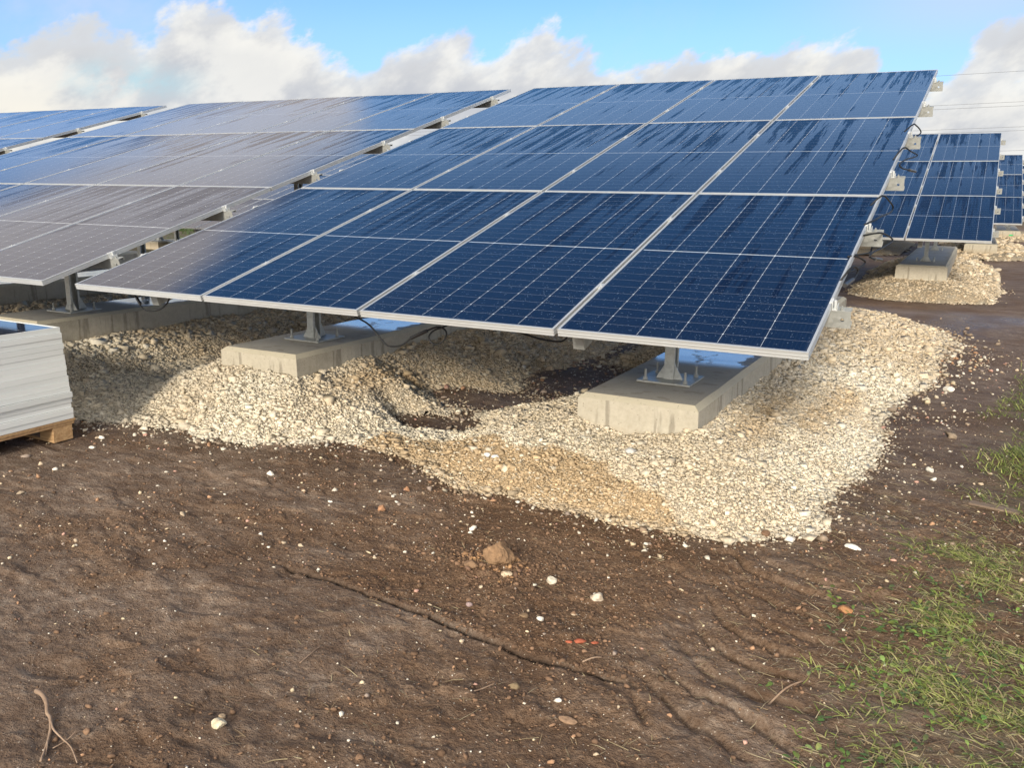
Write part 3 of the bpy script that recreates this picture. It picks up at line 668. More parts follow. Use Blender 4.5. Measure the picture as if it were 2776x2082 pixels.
# ------------------------------------------------------------------ solar panel meshes
def frame_mesh():
    prof=[(-.011,.035),(0,.035),(0,.0265),(-.002,.0255),(-.002,.0205),(0,.0195),(0,.0110),(-.002,.010),(-.002,.0055),(0,.0045),(0,0),(-.028,0),(-.028,.002),(-.004,.002),(-.004,.0275),(-.011,.0275)]
    C=[(0,0,-1,-1),(MW,0,1,-1),(MW,ML,1,1),(0,ML,-1,1)]
    v=[];f=[];k=len(prof)
    for (cx,cy,sx,sy) in C:
        for u,z in prof: v.append((cx+u*sx,cy+u*sy,z))
    for c in range(4):
        d=(c+1)%4
        for j in range(k): f.append((c*k+j,d*k+j,d*k+(j+1)%k,c*k+(j+1)%k))
    return v,f
def panel_proto():
    lam=MB(); lam.box(.0105,MW-.0105,.0105,ML-.0105,.0282,.0333)
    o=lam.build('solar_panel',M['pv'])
    v,f=frame_mesh(); fo=mesh_obj('panel_frame',v,f,M['alu'],o)
    me=fo.data; bm=bmesh.new(); bm.from_mesh(me); bmesh.ops.recalc_face_normals(bm,faces=bm.faces); bm.to_mesh(me); bm.free()
    return o,fo
PP,PF=panel_proto(); col.objects.unlink(PP); col.objects.unlink(PF)
def put_panel(parent,i_x,j,jit=.0015):
    o=PP.copy(); col.objects.link(o); o.parent=parent
    fr=PF.copy(); col.objects.link(fr); fr.parent=o
    dz=random.uniform(-jit,jit)
    v=PR*j
    o.location=(i_x,v*CT,v*ST-FT*CT); o.rotation_euler=(TILT+random.uniform(-.0012,.0012),random.uniform(-.0012,.0012),0)
    o.location.z+=dz
    return o
def holeplate(w0,w1,h0,h1,hx,hz,r,th):
    """vertical plate in the XZ plane with a round hole, thickness th along y"""
    n=12; v=[];f=[]
    s=r*1.9
    outer=[(hx+s*c,hz+s*d) for c,d in ((1,0),(1,.55),(1,1),(0,1),(-1,1),(-1,.55),(-1,0),(-1,-.55),(-1,-1),(0,-1),(1,-1),(1,-.55))]
    inner=[(hx+r*math.cos(2*math.pi*i/n),hz+r*math.sin(2*math.pi*i/n)) for i in range(n)]
    mb=MB()
    for yy in (0,th):
        vv=[(a,yy,b) for a,b in outer]+[(a,yy,b) for a,b in inner]
        mb.add(vv,[(i,(i+1)%n,(i+1)%n+n,i+n) for i in range(n)])
    mb.add([(a,yy,b) for yy in (0,th) for a,b in inner],[(i,(i+1)%n,(i+1)%n+n,i+n) for i in range(n)])
    mb.box(w0,hx-s,0,th,h0,h1); mb.box(hx+s,w1,0,th,h0,h1); mb.box(hx-s,hx+s,0,th,hz+s,h1); mb.box(hx-s,hx+s,0,th,h0,hz-s)
    return mb
PUR=[.56,1.71,2.85,4.0,5.17,6.35]; PH=.085
def purlin_mesh(x0,x1):
    # C section: web facing down-slope(front), flanges to the rear; z=0 is the top
    mb=MB(); e=.10
    a=holeplate(x1-e,x1,-PH,0,x1-.036,-.045,.0085,.0025); mb.add(a.v,a.f)
    mb.box(x0,x1-e,0,.0025,-PH,0)
    mb.box(x0,x1,.0025,.05,-.0025,0); mb.box(x0,x1,.0025,.05,-PH,-PH+.0025)
    mb.box(x0,x1,.0475,.05,-.018,-.0025); mb.box(x0,x1,.0475,.05,-PH+.0025,-PH+.018)
    return mb
def slopeM(v,w=0): # matrix: local frame on the slope at distance v, w below the panel underside
    return Matrix.Translation((0,v*CT+ (w+FT)*ST*1.0, v*ST-(w+FT)*CT))@Matrix.Rotation(TILT,4,'X')
def array(ox,oy,oz,ncol,label,posts,fz,detail=2,yp1=1.86):
    """ox = right edge, oz = height of the top of the front edge"""
    Wt=ncol*MW+(ncol-1)*.02
    root=empty('solar_panel_array',(ox,oy,oz)); tag(root,label,'solar panel array','solar panel arrays')
    xl=-Wt
    for i in range(ncol):
        for j in range(3): put_panel(root,xl+i*PX,j)
    for v in PUR:
        p=purlin_mesh(xl-.06,.085); o=p.build('purlin',M['galv'],root); o.matrix_local=slopeM(v,.0015)@T(0,-.02,0)
        if detail>=2:
            b=MB(); b.cyl(.009,0,.012,6,T(.045,.012,.0)); b.cyl(.004,-.02,.02,8,T(.045,.012,.0)); b.build('bolt',M['galv'],o)
    # mid clamps in the seams, end clamps on the right edge
    mid=MB(); mid.box(-.0095,.0095,-.024,.024,-.03,-.002); mid.box(-.016,.016,-.024,.024,.0008,.0034); mid.cyl(.0055,.005,.011,6)
    me_mid=mid.build('tmp',M['alu']); dm=me_mid.data; bpy.data.objects.remove(me_mid)
    end=MB(); end.box(.0015,.026,-.026,.026,-.036,-.033); end.box(.0015,.005,-.026,.026,-.033,.002); end.box(-.010,.005,-.026,.026,.0022,.0052); end.box(.023,.026,-.026,.026,-.033,-.015); end.cyl(.0065,-.033,.006,8,T(.014,0,0))
    ee=end.build('tmp',M['alu2']); de=ee.data; bpy.data.objects.remove(ee)
    for v in PUR:
        Mx=slopeM(v,-FT)   # origin on the top face of the frames
        for i in range(1,ncol):
            c=bpy.data.objects.new('clamp',dm); col.objects.link(c); c.parent=root; c.matrix_local=T(xl+i*PX-.01,0,0)@Mx
        c=bpy.data.objects.new('end_clamp',de); col.objects.link(c); c.parent=root; c.matrix_local=Mx
        c=bpy.data.objects.new('end_clamp',de); col.objects.link(c); c.parent=root; c.matrix_local=T(xl,0,0)@Mx@Matrix.Scale(-1,4,(1,0,0))
    for px in posts:
        r_=MB(); r_.box(-.03,.03,.25,6.6,-.10,-.0); ro=r_.build('rafter',M['galv'],root)
        ro.matrix_local=T(px,0,0)@slopeM(0,.0015+PH+.002)
        for yp in (yp1,5.2+yp1-1.86):
            ztop=yp*math.tan(TILT)-.155; zb=fz-oz
            post(root,px,yp,zb,ztop,detail)
    return root
def post(root,px,yp,zb,zt,detail):
    m=MB(); w=.066; d=.10; t=.006
    z0=zb+.012
    m.box(-w/2,w/2,-d/2,-d/2+t,z0,zt); m.box(-w/2,w/2,d/2-t,d/2,z0,zt); m.box(-w/2,-w/2+t,-d/2+t,d/2-t,z0,zt)
    m.box(w/2-t,w/2,-d/2+t,-d/2+.02,z0,zt); m.box(w/2-t,w/2,d/2-.02,d/2-t,z0,zt)
    o=m.build('post',M['galvlift'],root); o.location=(px,yp,0)
    b=MB(); b.box(-.18,.18,-.17,.17,zb+.001,zb+.012); b.build('base_plate',M['galv'],o)
    for s in (-1,1):
        g=MB()
        poly=[(s*w/2,z0),(s*(w/2+.055),z0),(s*(w/2+.055),z0+.008),(s*w/2,z0+.10)]
        if s<0: poly=poly[::-1]
        g.prism([(a,b_) for a,b_ in poly],-.004,.004,T(0,-.03,0)@Matrix.Rotation(R(90),4,'X')); g.build('gusset',M['galvlift'],o)
    g=MB(); g.prism([(0,0),(.085,0),(.085,.012),(0,.16)],-.004,.004,T(0,d/2,z0)@Matrix.Rotation(R(90),4,'Z')@Matrix.Rotation(R(90),4,'X'))
    g.build('gusset',M['galvlift'],o)
    if detail>=1:
        for sx,sy in ((-1,-1),(1,-1),(1,1),(-1,1)):
            bb=MB(); bb.cyl(.0085,zb+.012,zb+.085,10,T(sx*.135,sy*.125,0)); bb.cyl(.0155,zb+.012,zb+.030,6,T(sx*.135,sy*.125,0)); bb.cyl(.02,zb+.012,zb+.015,12,T(sx*.135,sy*.125,0))
            bb.build('anchor_bolt',M['galv'],o)
    return o
def P_(ks,row,ox): return [footings[k][0]-ox for k in ks]
array(0,0,EZ,4,'closest solar panel array, filling the middle of the view',P_((0,1),0,0),FTOP)
array(-4.935,0,EZ,5,'dewy solar panel array on the left, reflecting grey cloud, behind the stacked panels',P_((2,3),0,-4.935),FTOP)
array(-11.22,0,EZ,4,'solar panel array at the far left edge, reflecting bright blue sky',[-2.25],FTOP)
array(.735,10.63,EZ-.031,4,'solar panel array of the second row, seen right of the closest array',P_((5,6),1,.735),FTOP+.05,1,yp1=2.5)
array(-4.25,10.63,EZ-.34,4,'solar panel array of the second row glimpsed in the gap between two near arrays',P_((7,8),1,-4.25),FTOP-.25,0)
array(-9.15,10.63,EZ-.34,4,'third array from the right of the second row, mostly hidden behind the dewy left array',P_((9,10),1,-9.15),FTOP-.25,0)
array(-14.05,10.63,EZ-.34,4,'fourth array from the right of the second row, only its underside showing through the gap',P_((11,),1,-14.05)+[-3.9],FTOP-.25,0)
array(1.462,21.14,EZ-.087,4,'smaller solar panel array of the third row at the right edge',P_((12,13),2,1.462),FTOP-.07,0)
array(2.27,31.65,EZ-.14,2,'distant solar panel array of the fourth row, a sliver at the right border',P_((15,),3,2.27),FTOP-.1,0)

# ------------------------------------------------------------------ cables
CB={"c1":[(0.0,3.402,2.12),(0.045,3.502,2.175),(0.045,3.832,2.187),(0.045,4.251,2.185),(0.045,4.400,2.169),(0.045,4.128,2.134),(0,4.0,2.1)],
"c2":[(0,2.75,1.9),(0.050,2.836,1.982),(0.050,3.467,1.985),(0.050,4.207,1.985),(0.050,3.877,1.957),(0.050,3.130,1.916),(0.050,2.697,1.877),(0.050,2.721,1.859),(0.050,3.019,1.851),(0.050,3.551,1.854)],
"c3":[(0,1.7,1.62),(0.050,1.778,1.674),(0.050,2.242,1.638),(0.050,2.527,1.599),(0.050,2.361,1.569),(0.050,1.770,1.557),(0.050,1.477,1.546),(0.02,1.327,1.526)],
"c4":[(0.0,1.50,1.46),(0.080,1.516,1.477),(0.080,2.011,1.441),(0.080,2.346,1.405),(0.080,2.266,1.387),(0.080,1.665,1.384),(0.080,1.257,1.386),(0.080,1.129,1.375),(0.080,1.236,1.358),(0.080,1.392,1.344)],
"c5":[(0.000,1.992,1.43),(0.000,1.999,1.362),(0.000,1.910,1.343),(0.000,1.557,1.356),(0.000,1.198,1.373)],
"c6":[(-.02,1.10,1.37),(0.000,1.202,1.367),(0.000,1.532,1.330),(0.000,1.722,1.300),(0.000,1.613,1.288),(0.000,1.346,1.289),(0.000,0.94,1.301)],
"c7":[(-.02,0.78,1.25),(0.030,0.851,1.335),(0.030,1.096,1.312),(0.030,1.118,1.285),(0.030,1.028,1.272),(0.030,0.954,1.268)],
"f1":[(-2.70,0.42,1.11),(-2.661,0.350,0.984),(-2.503,0.350,0.910),(-2.400,0.350,0.815),(-2.349,0.350,0.796),(-2.272,0.350,0.812),(-2.195,0.350,0.866),(-2.107,0.350,0.907),(-2.034,0.350,0.935),(-1.985,0.350,0.926),(-1.974,0.350,0.892),(-2.010,0.350,0.848),(-2.059,0.350,0.839),(-2.090,0.350,0.871),(-2.058,0.350,0.912),(-1.985,0.350,0.943),(-1.914,0.350,0.985),(-1.85,.4,1.10)],
"f2":[(-4.49,0.40,1.11),(-4.479,0.350,0.973),(-4.451,0.350,0.904),(-4.402,0.350,0.857),(-4.312,0.350,0.851),(-4.220,0.350,0.878),(-4.154,0.350,0.933),(-4.139,0.350,0.985),(-4.13,.4,1.11)],
"f3":[(-1.60,.4,1.11),(-1.559,0.350,0.979),(-1.450,0.350,0.936),(-1.321,0.350,0.922),(-1.259,0.350,0.934),(-1.237,0.350,0.98),(-1.23,.4,1.1)]}
CL={"c1":'thin black cable arching out above the third bracket from the top of the closest array',"c2":'black cable with a plug, looped out between the third and fourth brackets from the top',
"c3":'black cable bowed out just above the fifth bracket on the closest array edge',"c4":'black cable with a plug, hooked beside the fifth bracket from the top',
"c5":'short black cable dropping straight below the fifth bracket',"c6":'middle black cable loop hanging below the right edge of the closest array',
"c7":'lowest black cable on the right edge, its plug just above the lowest bracket',"f1":'black cable with joined plugs and a round loop hanging under the closest array',
"f2":'U shaped black cable hanging over the wet footing at the left',"f3":'short sagging black cable under the front edge by the nearest footing'}
CONN={"c2":((0.050,3.551,1.854),(0.050,4.20,1.857)),"c4":((0.080,1.392,1.344),(0.080,1.766,1.313)),"c7":((0.030,0.954,1.268),(0.030,0.669,1.265)),"f1":((-2.21,.35,.856),(-2.10,.35,.909)),"f2":((-4.463,.35,.93),(-4.43,.35,.885)),"f3":((-1.53,.35,.968),(-1.47,.35,.943))}
for k,pts in CB.items():
    mb=MB(); tube(mb,smoothpts(pts),.0052,8); o=mb.build('power_cable',M['cable'],smooth=True); tag(o,CL[k],'cable','black cables hanging from the closest array')
    if k in CONN:
        a,b=[Vector(q) for q in CONN[k]]; mb=MB(); d=b-a
        tube(mb,[a,a+d*.12,a+d*.14,a+d*.42,a+d*.45,a+d*.55,a+d*.58,a+d*.86,a+d*.88,b],.0105,10)
        c=mb.build('plug',M['plast'],o)

# ------------------------------------------------------------------ pallet and stacked panels
px1,py1=-4.70,-.05
pal=empty('pallet',(px1,py1,0)); tag(pal,'wooden pallet carrying the stack of white edged solar panels','pallet')
def plank(x0,x1,y0,y1,z0,z1,name,parent,mat=M['wood']):
    mb=MB(); mb.box(x0,x1,y0,y1,z0,z1); o=mb.build(name,mat,parent)
    bv=o.modifiers.new('b','BEVEL'); bv.width=.002; bv.segments=2; return o
for i,xx in enumerate((-.0,-.62,-1.24,-2.14)):
    for yy in (-.15,-.72,-1.13):
        plank(xx-.145,xx,yy,yy+.14,.022,.105,'block',pal)
for yy in (-.15,-.72,-1.13): plank(-2.285,.0,yy,yy+.14,.002,.0215,'bottom_board',pal)
for xx in (-.0,-.3,-.62,-.93,-1.24,-1.55,-1.85,-2.18): plank(xx-.1,xx+.004,-1.14,.006,.1055,.1265,'deck_board',pal)
plank(-2.285,.012,-1.15,.012,.1272,.145,'top_sheet',pal)
offs=[.018,.02,.008,.012,.019,.011,.002,-.004,-.006,-.010,-.012,-.018,-.02,-.015,-.022,-.017,-.028]
ordn=['lowest','second','third','fourth','fifth','sixth','seventh','eighth','ninth','tenth','eleventh','twelfth','thirteenth','fourteenth','fifteenth','sixteenth','topmost']
def side_frame():
    v=[];f=[]; mb=MB()
    o1,o2=(-.013,.0) ,(-.013,.0)
    t=.012; h=FT
    # plain outer walls
    mb.box(-ML,0,-t,0,0,h); mb.box(-ML,0,-MW,-MW+t,0,h); mb.box(-t,0,-MW+t,-t,0,h); mb.box(-ML,-ML+t,-MW+t,-t,0,h)
    return mb
sfm=side_frame().build('tmp',M['edge']); sfd=sfm.data; bpy.data.objects.remove(sfm)
lm=MB(); 
PVL=PP.data
for k in range(17):
    z=.1465+k*(FT+.0012)
    r=empty('stacked_solar_panel',(px1+offs[k]-.002+random.uniform(-.0025,.0025),py1+random.uniform(-.004,.004),z),random.uniform(-.004,.004))
    lab=('%s solar panel of the stack on the pallet, %s'%(ordn[k],('resting on the wooden top sheet' if k==0 else 'its dark glass in view' if k==16 else 'counted from the bottom')))
    tag(r,lab,'solar panel','solar panels stacked on the pallet')
    fo=bpy.data.objects.new('panel_frame',sfd); col.objects.link(fo); fo.parent=r
    g=bpy.data.objects.new('glass',PVL); col.objects.link(g); g.parent=r; g.rotation_euler=(0,0,R(90)); g.location=(-.0,-MW,-.0015)
    g.scale=(.985,.985,1); g.location=(-.017,-MW+.009,-.0015)
# ------------------------------------------------------------------ sticks
def stick(name,pts,r,r1,label,branches=(),mat='twig'):
    zz=lambda x,y: float(ground_z(np.array([x]),np.array([y]))[0])
    def lift(P): return [(a,b,zz(a,b)+c) for a,b,c in P]
    mb=MB(); tube(mb,smoothpts(lift(pts),4),r,7,r1)
    for bp,br in branches: tube(mb,smoothpts(lift(bp),4),br,6,br*.45)
    o=mb.build(name,M[mat],smooth=True); tag(o,label,'stick'); return o
stick('branch',[(-2.071,-2.088,.02),(-2.02,-2.10,.028),(-1.972,-2.118,.022),(-1.93,-2.145,.014),(-1.897,-2.157,.01),(-1.85,-2.19,.008),(-1.801,-2.233,.006),(-1.718,-2.311,.005)],.0085,.0035,'forked dry twig lying at the bottom left corner',
  [([(-1.897,-2.157,.01),(-1.846,-2.184,.012),(-1.80,-2.20,.016),(-1.765,-2.205,.010),(-1.704,-2.221,.008),(-1.628,-2.257,.004)],.0042),
   ([(-1.801,-2.233,.008),(-1.77,-2.255,.010),(-1.74,-2.281,.006)],.003),([(-1.76,-2.245,.004),(-1.755,-2.20,.008),(-1.757,-2.165,.012)],.0022),([(-2.06,-2.09,.025),(-2.07,-2.07,.035)],.002)])
stick('stick',[(.103,-.913,.01),(.15,-.84,.018),(.196,-.76,.016)],.0042,.0025,'straight brown stick at the lip of the tyre rut')
stick('stick',[(.433,-.655,.006),(.446,-.73,.008),(.464,-.81,.006)],.0042,.003,'flat dead stalk pointing at the camera among the weeds')
stick('stick',[(-.807,-1.391,.004),(-.78,-1.335,.008),(-.755,-1.27,.004)],.0028,.002,'pale thin straw stalk below the middle of the crack')
stick('stick',[(-.542,-.998,.006),(-.515,-.965,.01),(-.492,-.935,.006)],.0035,.002,'short pale stick across the right end of the crack')
stick('stick',[(-1.435,-1.504,.004),(-1.44,-1.43,.008),(-1.452,-1.371,.006)],.0024,.0015,'thin pale stalk left of centre below the crack')
stick('stick',[(.13,.10,.004),(.18,.13,.01),(.26,.12,.006)],.004,.003,'short dark twig right of the tyre ridges')
bd=empty('board_offcut',(.80,1.57,float(ground_z(np.array([.8]),np.array([1.57]))[0])+.004),-.2); tag(bd,'flat weathered board offcut trodden into mud at the right edge','board')
plank(-.12,.13,-.03,.03,-.004,.008,'plank',bd,M['oldwood'])

# ------------------------------------------------------------------ grass, straw and weeds
def blades(name,x,y,L_,w,ang,lift,curl,colr,label,cat,seg=3):
    n=len(x); z=ground_z(x,y); V=[];ts=np.linspace(0,1,seg+1)
    ca,sa=np.cos(ang),np.sin(ang)
    rows=[]
    for t in ts:
        d=L_*t; hz=lift*L_*np.sin(np.minimum(t*curl,math.pi*.98))/np.maximum(curl,.3)*1.2
        hor=d*np.sqrt(np.clip(1-(lift*.7)**2,.1,1)); bend=.25*L_*t*t*np.sin(ang*7)
        cxp=x+ca*hor-sa*bend; cyp=y+sa*hor+ca*bend; ww=w*(1-t**2*.92)*.5
        rows.append(np.stack([cxp-sa*ww,cyp+ca*ww,z+hz+.002],-1)); rows.append(np.stack([cxp+sa*ww,cyp-ca*ww,z+hz+.002+ww*.5],-1))
    V=np.stack(rows,1).reshape(-1,3); k=2*(seg+1)
    f=np.array([(2*i,2*i+1,2*i+3,2*i+2) for i in range(seg)]); Fq=(f[None]+(np.arange(n)*k)[:,None,None]).reshape(-1,4)
    C=np.repeat(colr,k,axis=0)
    o=mesh_obj(name,V,Fq,M['leaf'],colors=C,smooth=True); tag(o,label,cat,kind='stuff'); return o
def pick(n,x0,x1,y0,y1,dens):
    x=rng.uniform(x0,x1,n);y=rng.uniform(y0,y1,n); k=(rng.uniform(0,1,n)<dens(x,y))&(gravel_h(x,y)<.001); return x[k],y[k]
clump=lambda x,y,s,a,b,f=5: sst(a,b,fbm(x*f,y*f,s,3))
# low right: sprawling blades in clumps; upper right: denser bright tuft
x,y=pick(95000,-.25,1.5,-1.9,1.35,lambda x,y:grassreg(x,y)*clump(x,y,101,.28,.70)*1.0)
# gather blades on tuft centres
tx,ty=np.round(x/.045)*.045+rng.normal(0,.008,len(x)),np.round(y/.045)*.045+rng.normal(0,.008,len(x)); mk=rng.uniform(0,1,len(x))<.6
x=np.where(mk,tx,x);y=np.where(mk,ty,y); n=len(x)
pal=np.array([(.21,.26,.06),(.36,.40,.12),(.48,.47,.21),(.11,.15,.04),(.42,.34,.20)])
cg=pal[rng.choice(5,n,p=[.24,.24,.18,.12,.22])]*rng.uniform(.75,1.2,(n,1))
blades('grass',x,y,rng.uniform(.02,.075,n),rng.uniform(.0022,.0052,n),rng.uniform(0,2*np.pi,n),rng.uniform(.08,.45,n),rng.uniform(1.0,2.8,n),cg,'sparse yellow green grass sprawling over the mud at the lower right','grass'); print('grass',n)
x,y=pick(60000,.35,2.0,1.3,7.0,lambda x,y:sst(.62,1.1,x-.10*(y-2.5)+.55*(fbm(x*2.5,y*1.5,103,3)-.5))*clump(x,y,104,.38,.6,3)*np.exp(-((y-3.2)/2.2)**2)*.8)
n=len(x); cg=pal[rng.choice(5,n,p=[.4,.25,.1,.22,.03])]*rng.uniform(.7,1.2,(n,1))
blades('grass',x,y,rng.uniform(.03,.085,n),rng.uniform(.003,.007,n),rng.uniform(0,2*np.pi,n),rng.uniform(.35,.85,n),rng.uniform(1.0,2.2,n),cg,'bright green grass tuft at the right border beside the gravel','grass'); print('tuft',n)
# straw
x,y=pick(46000,-1.6,1.5,-2.0,2.6,lambda x,y:np.clip(.05+.9*sst(-.45,.5,x)*(1-sst(1.0,2.2,y))*clump(x,y,105,.35,.7,4),0,1))
n=len(x); cs=np.array([(.46,.37,.22),(.34,.25,.15),(.22,.15,.09),(.55,.47,.3)])[rng.choice(4,n)]*rng.uniform(.7,1.15,(n,1))
base=rng.choice([.1,.5,2.8,1.2],n)+rng.normal(0,.5,n)
blades('straw',x,y,rng.uniform(.015,.12,n)*rng.uniform(.5,1,n),rng.uniform(.0018,.0044,n),base,rng.uniform(.0,.14,n),rng.uniform(1,3,n),cs,'broken straw and dead stalks scattered on the mud','straw',2); print('straw',n)
# dead grass fibres lying flat, dark, for litter texture
# leafy weeds
wx,wy=pick(3000,-.2,1.3,-1.7,.6,lambda x,y:sst(-.05,.5,x-.1*(y+.9))*.15*(1-sst(-.2,.6,y)*.7))
V=[];Fw=[];Cw=[]
for x0,y0 in zip(wx,wy):
    z0=float(ground_z(np.array([x0]),np.array([y0]))[0]); nl=random.randint(4,8); c0=random.choice([(.13,.2,.05),(.2,.27,.07),(.28,.34,.1),(.11,.16,.05)])
    for k in range(nl):
        a=random.uniform(0,6.28); l=random.uniform(.012,.036); w=l*random.uniform(.35,.55); st_=random.uniform(.2,1.0)*l; up=random.uniform(.15,.6)
        d=Vector((math.cos(a),math.sin(a),up)).normalized(); s_=Vector((-math.sin(a),math.cos(a),random.uniform(-.3,.3)))
        o_=Vector((x0,y0,z0+.002)); b=len(V)
        p=[o_,o_+d*st_-s_*w*.06,o_+d*(st_+l*.35)-s_*w*.5,o_+d*(st_+l*.75)-s_*w*.42-Vector((0,0,l*.1)),o_+d*(st_+l)-Vector((0,0,l*.25)),o_+d*(st_+l*.75)+s_*w*.42-Vector((0,0,l*.1)),o_+d*(st_+l*.35)+s_*w*.5,o_+d*st_+s_*w*.06]
        V+= [tuple(q) for q in p]; Fw+=[(b,b+1,b+7),(b+1,b+2,b+6,b+7),(b+2,b+3,b+5,b+6),(b+3,b+4,b+5)]
        cc=[c*random.uniform(.8,1.2) for c in c0]; Cw+=[cc]*8
o=mesh_obj('weeds',V,Fw,M['leaf'],colors=np.array(Cw)); tag(o,'small broad leaved weeds growing in the mud at the lower right','weeds',kind='stuff')
# dark meadow beyond the rows at the left
x,y=pick(30000,-34,-12,13,27,lambda x,y:clump(x,y,106,.42,.6,.4)*.8); n=len(x)
blades('meadow_grass',x,y,rng.uniform(.1,.3,n),rng.uniform(.01,.02,n),rng.uniform(0,6.28,n),rng.uniform(.5,.9,n),rng.uniform(1,2,n),np.array([(.06,.12,.02)])*rng.uniform(.6,1.5,(n,1)),'green grass behind the second row, seen through the gap','grass')

# ------------------------------------------------------------------ overhead cables and trees far off
wires=[((-4.,12.25),(2.5,12.35)),((-4.8,9.55),(2.8,9.75)),((-4.7,9.15),(2.8,9.45)),((-5.9,7.35),(3.,7.55)),((1.3,7.15),(3.1,7.25)),((1.4,5.35),(3.3,5.55))]
wn=['single highest overhead wire crossing the sky at the right','upper wire of the bold pair in the right sky','lower wire of the bold pair in the right sky','upper wire of the faint low pair above the second row','lower wire of the faint low pair above the second row','lowest overhead wire, just above the third row']
slope=[.02,.03,.035,.03,.035,.045]
for i,((x0,z0),(x1,z1)) in enumerate(wires):
    mb=MB(); zc=(z0+z1)/2; xc=(x0+x1)/2; pts=[]
    for k in range(41):
        xx=-95+k*(60+95)/40; dx=xx-xc
        pts.append((xx,90+.10*dx,zc+.028*dx-.00006*dx*dx-(.028*dx if False else 0)))
    tube(mb,pts,.014,5); o=mb.build('overhead_wire',M['insul']); tag(o,wn[i],'overhead wire','overhead wires in the right sky')
def tree(name,x,y,h,label,seed):
    r=random.Random(seed); root=empty(name,(x,y,0)); tag(root,label,'tree')
    mb=MB(); tube(mb,[(0,0,-.2),(.05,0,h*.25),(0,.05,h*.5),(.06,0,h*.8)],.14,8,.04)
    for k in range(9):
        a=r.uniform(0,6.28); z=h*r.uniform(.25,.7); l=h*r.uniform(.15,.3); tube(mb,[(0,0,z),(math.cos(a)*l*.6,math.sin(a)*l*.6,z+l*.4),(math.cos(a)*l,math.sin(a)*l,z+l*.8)],.05,5,.015)
    mb.build('trunk',M['oldwood'],root,True)
    rg=np.random.default_rng(seed); nl=5200; cl=[(rg.normal(0,h*.17),rg.normal(0,h*.17),h*(.35+.6*rg.uniform()),h*rg.uniform(.08,.16)) for _ in range(26)]
    ci=rg.integers(0,26,nl); c=np.array(cl)[ci]; p=c[:,:3]+rg.normal(0,1,(nl,3))*c[:,3:4]*.55
    a=rg.normal(0,1,(nl,3)); a/=np.linalg.norm(a,axis=1,keepdims=True); b=np.cross(a,rg.normal(0,1,(nl,3))); b/=np.linalg.norm(b,axis=1,keepdims=True); s=rg.uniform(.05,.10,(nl,1))
    V=np.stack([p-a*s,p-b*s*.6,p+a*s,p+b*s*.6],1).reshape(-1,3); Fq=np.arange(nl*4).reshape(-1,4)
    C=np.repeat(np.array([[.13,.13,.035]])*rg.uniform(.5,1.5,(nl,1)),4,axis=0)
    mesh_obj('crown',V,Fq,M['leaf'],root,colors=C)
tree('tree',3.35,70,3.6,'small yellow green tree far off at the right border beyond the arrays',3)

# ------------------------------------------------------------------ sky and sun
SUN_EL=R(20); SUN_AZ=R(180-10)
w=bpy.data.worlds.new('World'); sc.world=w; w.use_nodes=True; nt=w.node_tree; bg=nt.nodes['Background']
sky=N(nt,'ShaderNodeTexSky',sky_type='NISHITA'); sky.sun_disc=False; sky.sun_elevation=SUN_EL; sky.sun_rotation=SUN_AZ; sky.air_density=1.0; sky.dust_density=.6; sky.ozone_density=1.6; sky.altitude=100
SK=.15
tc=N(nt,'ShaderNodeTexCoord'); D=tc.outputs['Generated']; sp=N(nt,'ShaderNodeSeparateXYZ'); L(nt,D,sp.inputs[0])
az=math_(nt,'MULTIPLY',math_(nt,'ARCTAN2',sp.outputs[0],sp.outputs[1]),57.2958); el=math_(nt,'MULTIPLY',math_(nt,'ARCSINE',sp.outputs[2]),57.2958)
def nz(scale,detail,rough,off=(0,0,0),sc3=(1,1,1.9)):
    rt_=N(nt,'ShaderNodeVectorRotate'); L(nt,D,rt_.inputs['Vector']); rt_.inputs['Axis'].default_value=(-.47,.88,0); rt_.inputs['Angle'].default_value=R(28)
    mp=N(nt,'ShaderNodeMapping'); L(nt,rt_.outputs[0],mp.inputs[0]); mp.inputs['Scale'].default_value=sc3; mp.inputs['Location'].default_value=off
    return noise(nt,mp.outputs[0],scale,detail,rough)
nA=nz(9,8,.56); nB=nz(26,6,.6,(3,1,2)); nC=nz(4,5,.5,(7,2,1)); nL=nz(11,6,.55,(.02,.0,.07))
fc=N(nt,'ShaderNodeFloatCurve'); L(nt,math_(nt,'DIVIDE',math_(nt,'ADD',az,60.0),70.0,clamp=True),fc.inputs['Value'])
# cloud top elevation (deg) by azimuth
prof=[(-60,6.6),(-57,7.0),(-54.5,7.9),(-52,8.3),(-50.3,7.6),(-48.8,9.6),(-46.5,10.8),(-44,9.6),(-41,8.7),(-38.5,7.3),(-37,6.9),(-36,8.2),(-34,9.0),(-32,8.9),(-29.5,8.1),(-27,8.7),(-24,8.3),(-21,7.0),(-19.5,7.8),(-16.5,8.4),(-13,7.6),(-9.5,8.4),(-7.5,8.1),(-6,6.2),(-5.3,4.3),(-4,5.2),(-2.6,6.0),(-1,6.2),(1,6.3),(4,6.8),(7,8),(10,8.5)]
c=fc.mapping.curves[0]
pts=[((a+60)/70,t/20) for a,t in prof]
while len(c.points)<len(pts): c.points.new(.5,.5)
for p,(a,b) in zip(c.points,pts): p.location=(a,b); p.handle_type='AUTO'
fc.mapping.update()
top=math_(nt,'MULTIPLY',fc.outputs[0],20.0)
def blob(a,e,ra,re):
    u=math_(nt,'DIVIDE',math_(nt,'SUBTRACT',az,a),ra); v=math_(nt,'DIVIDE',math_(nt,'SUBTRACT',el,e),re)
    return math_(nt,'EXPONENT',math_(nt,'MULTIPLY',math_(nt,'ADD',math_(nt,'MULTIPLY',u,u),math_(nt,'MULTIPLY',v,v)),-1.0))
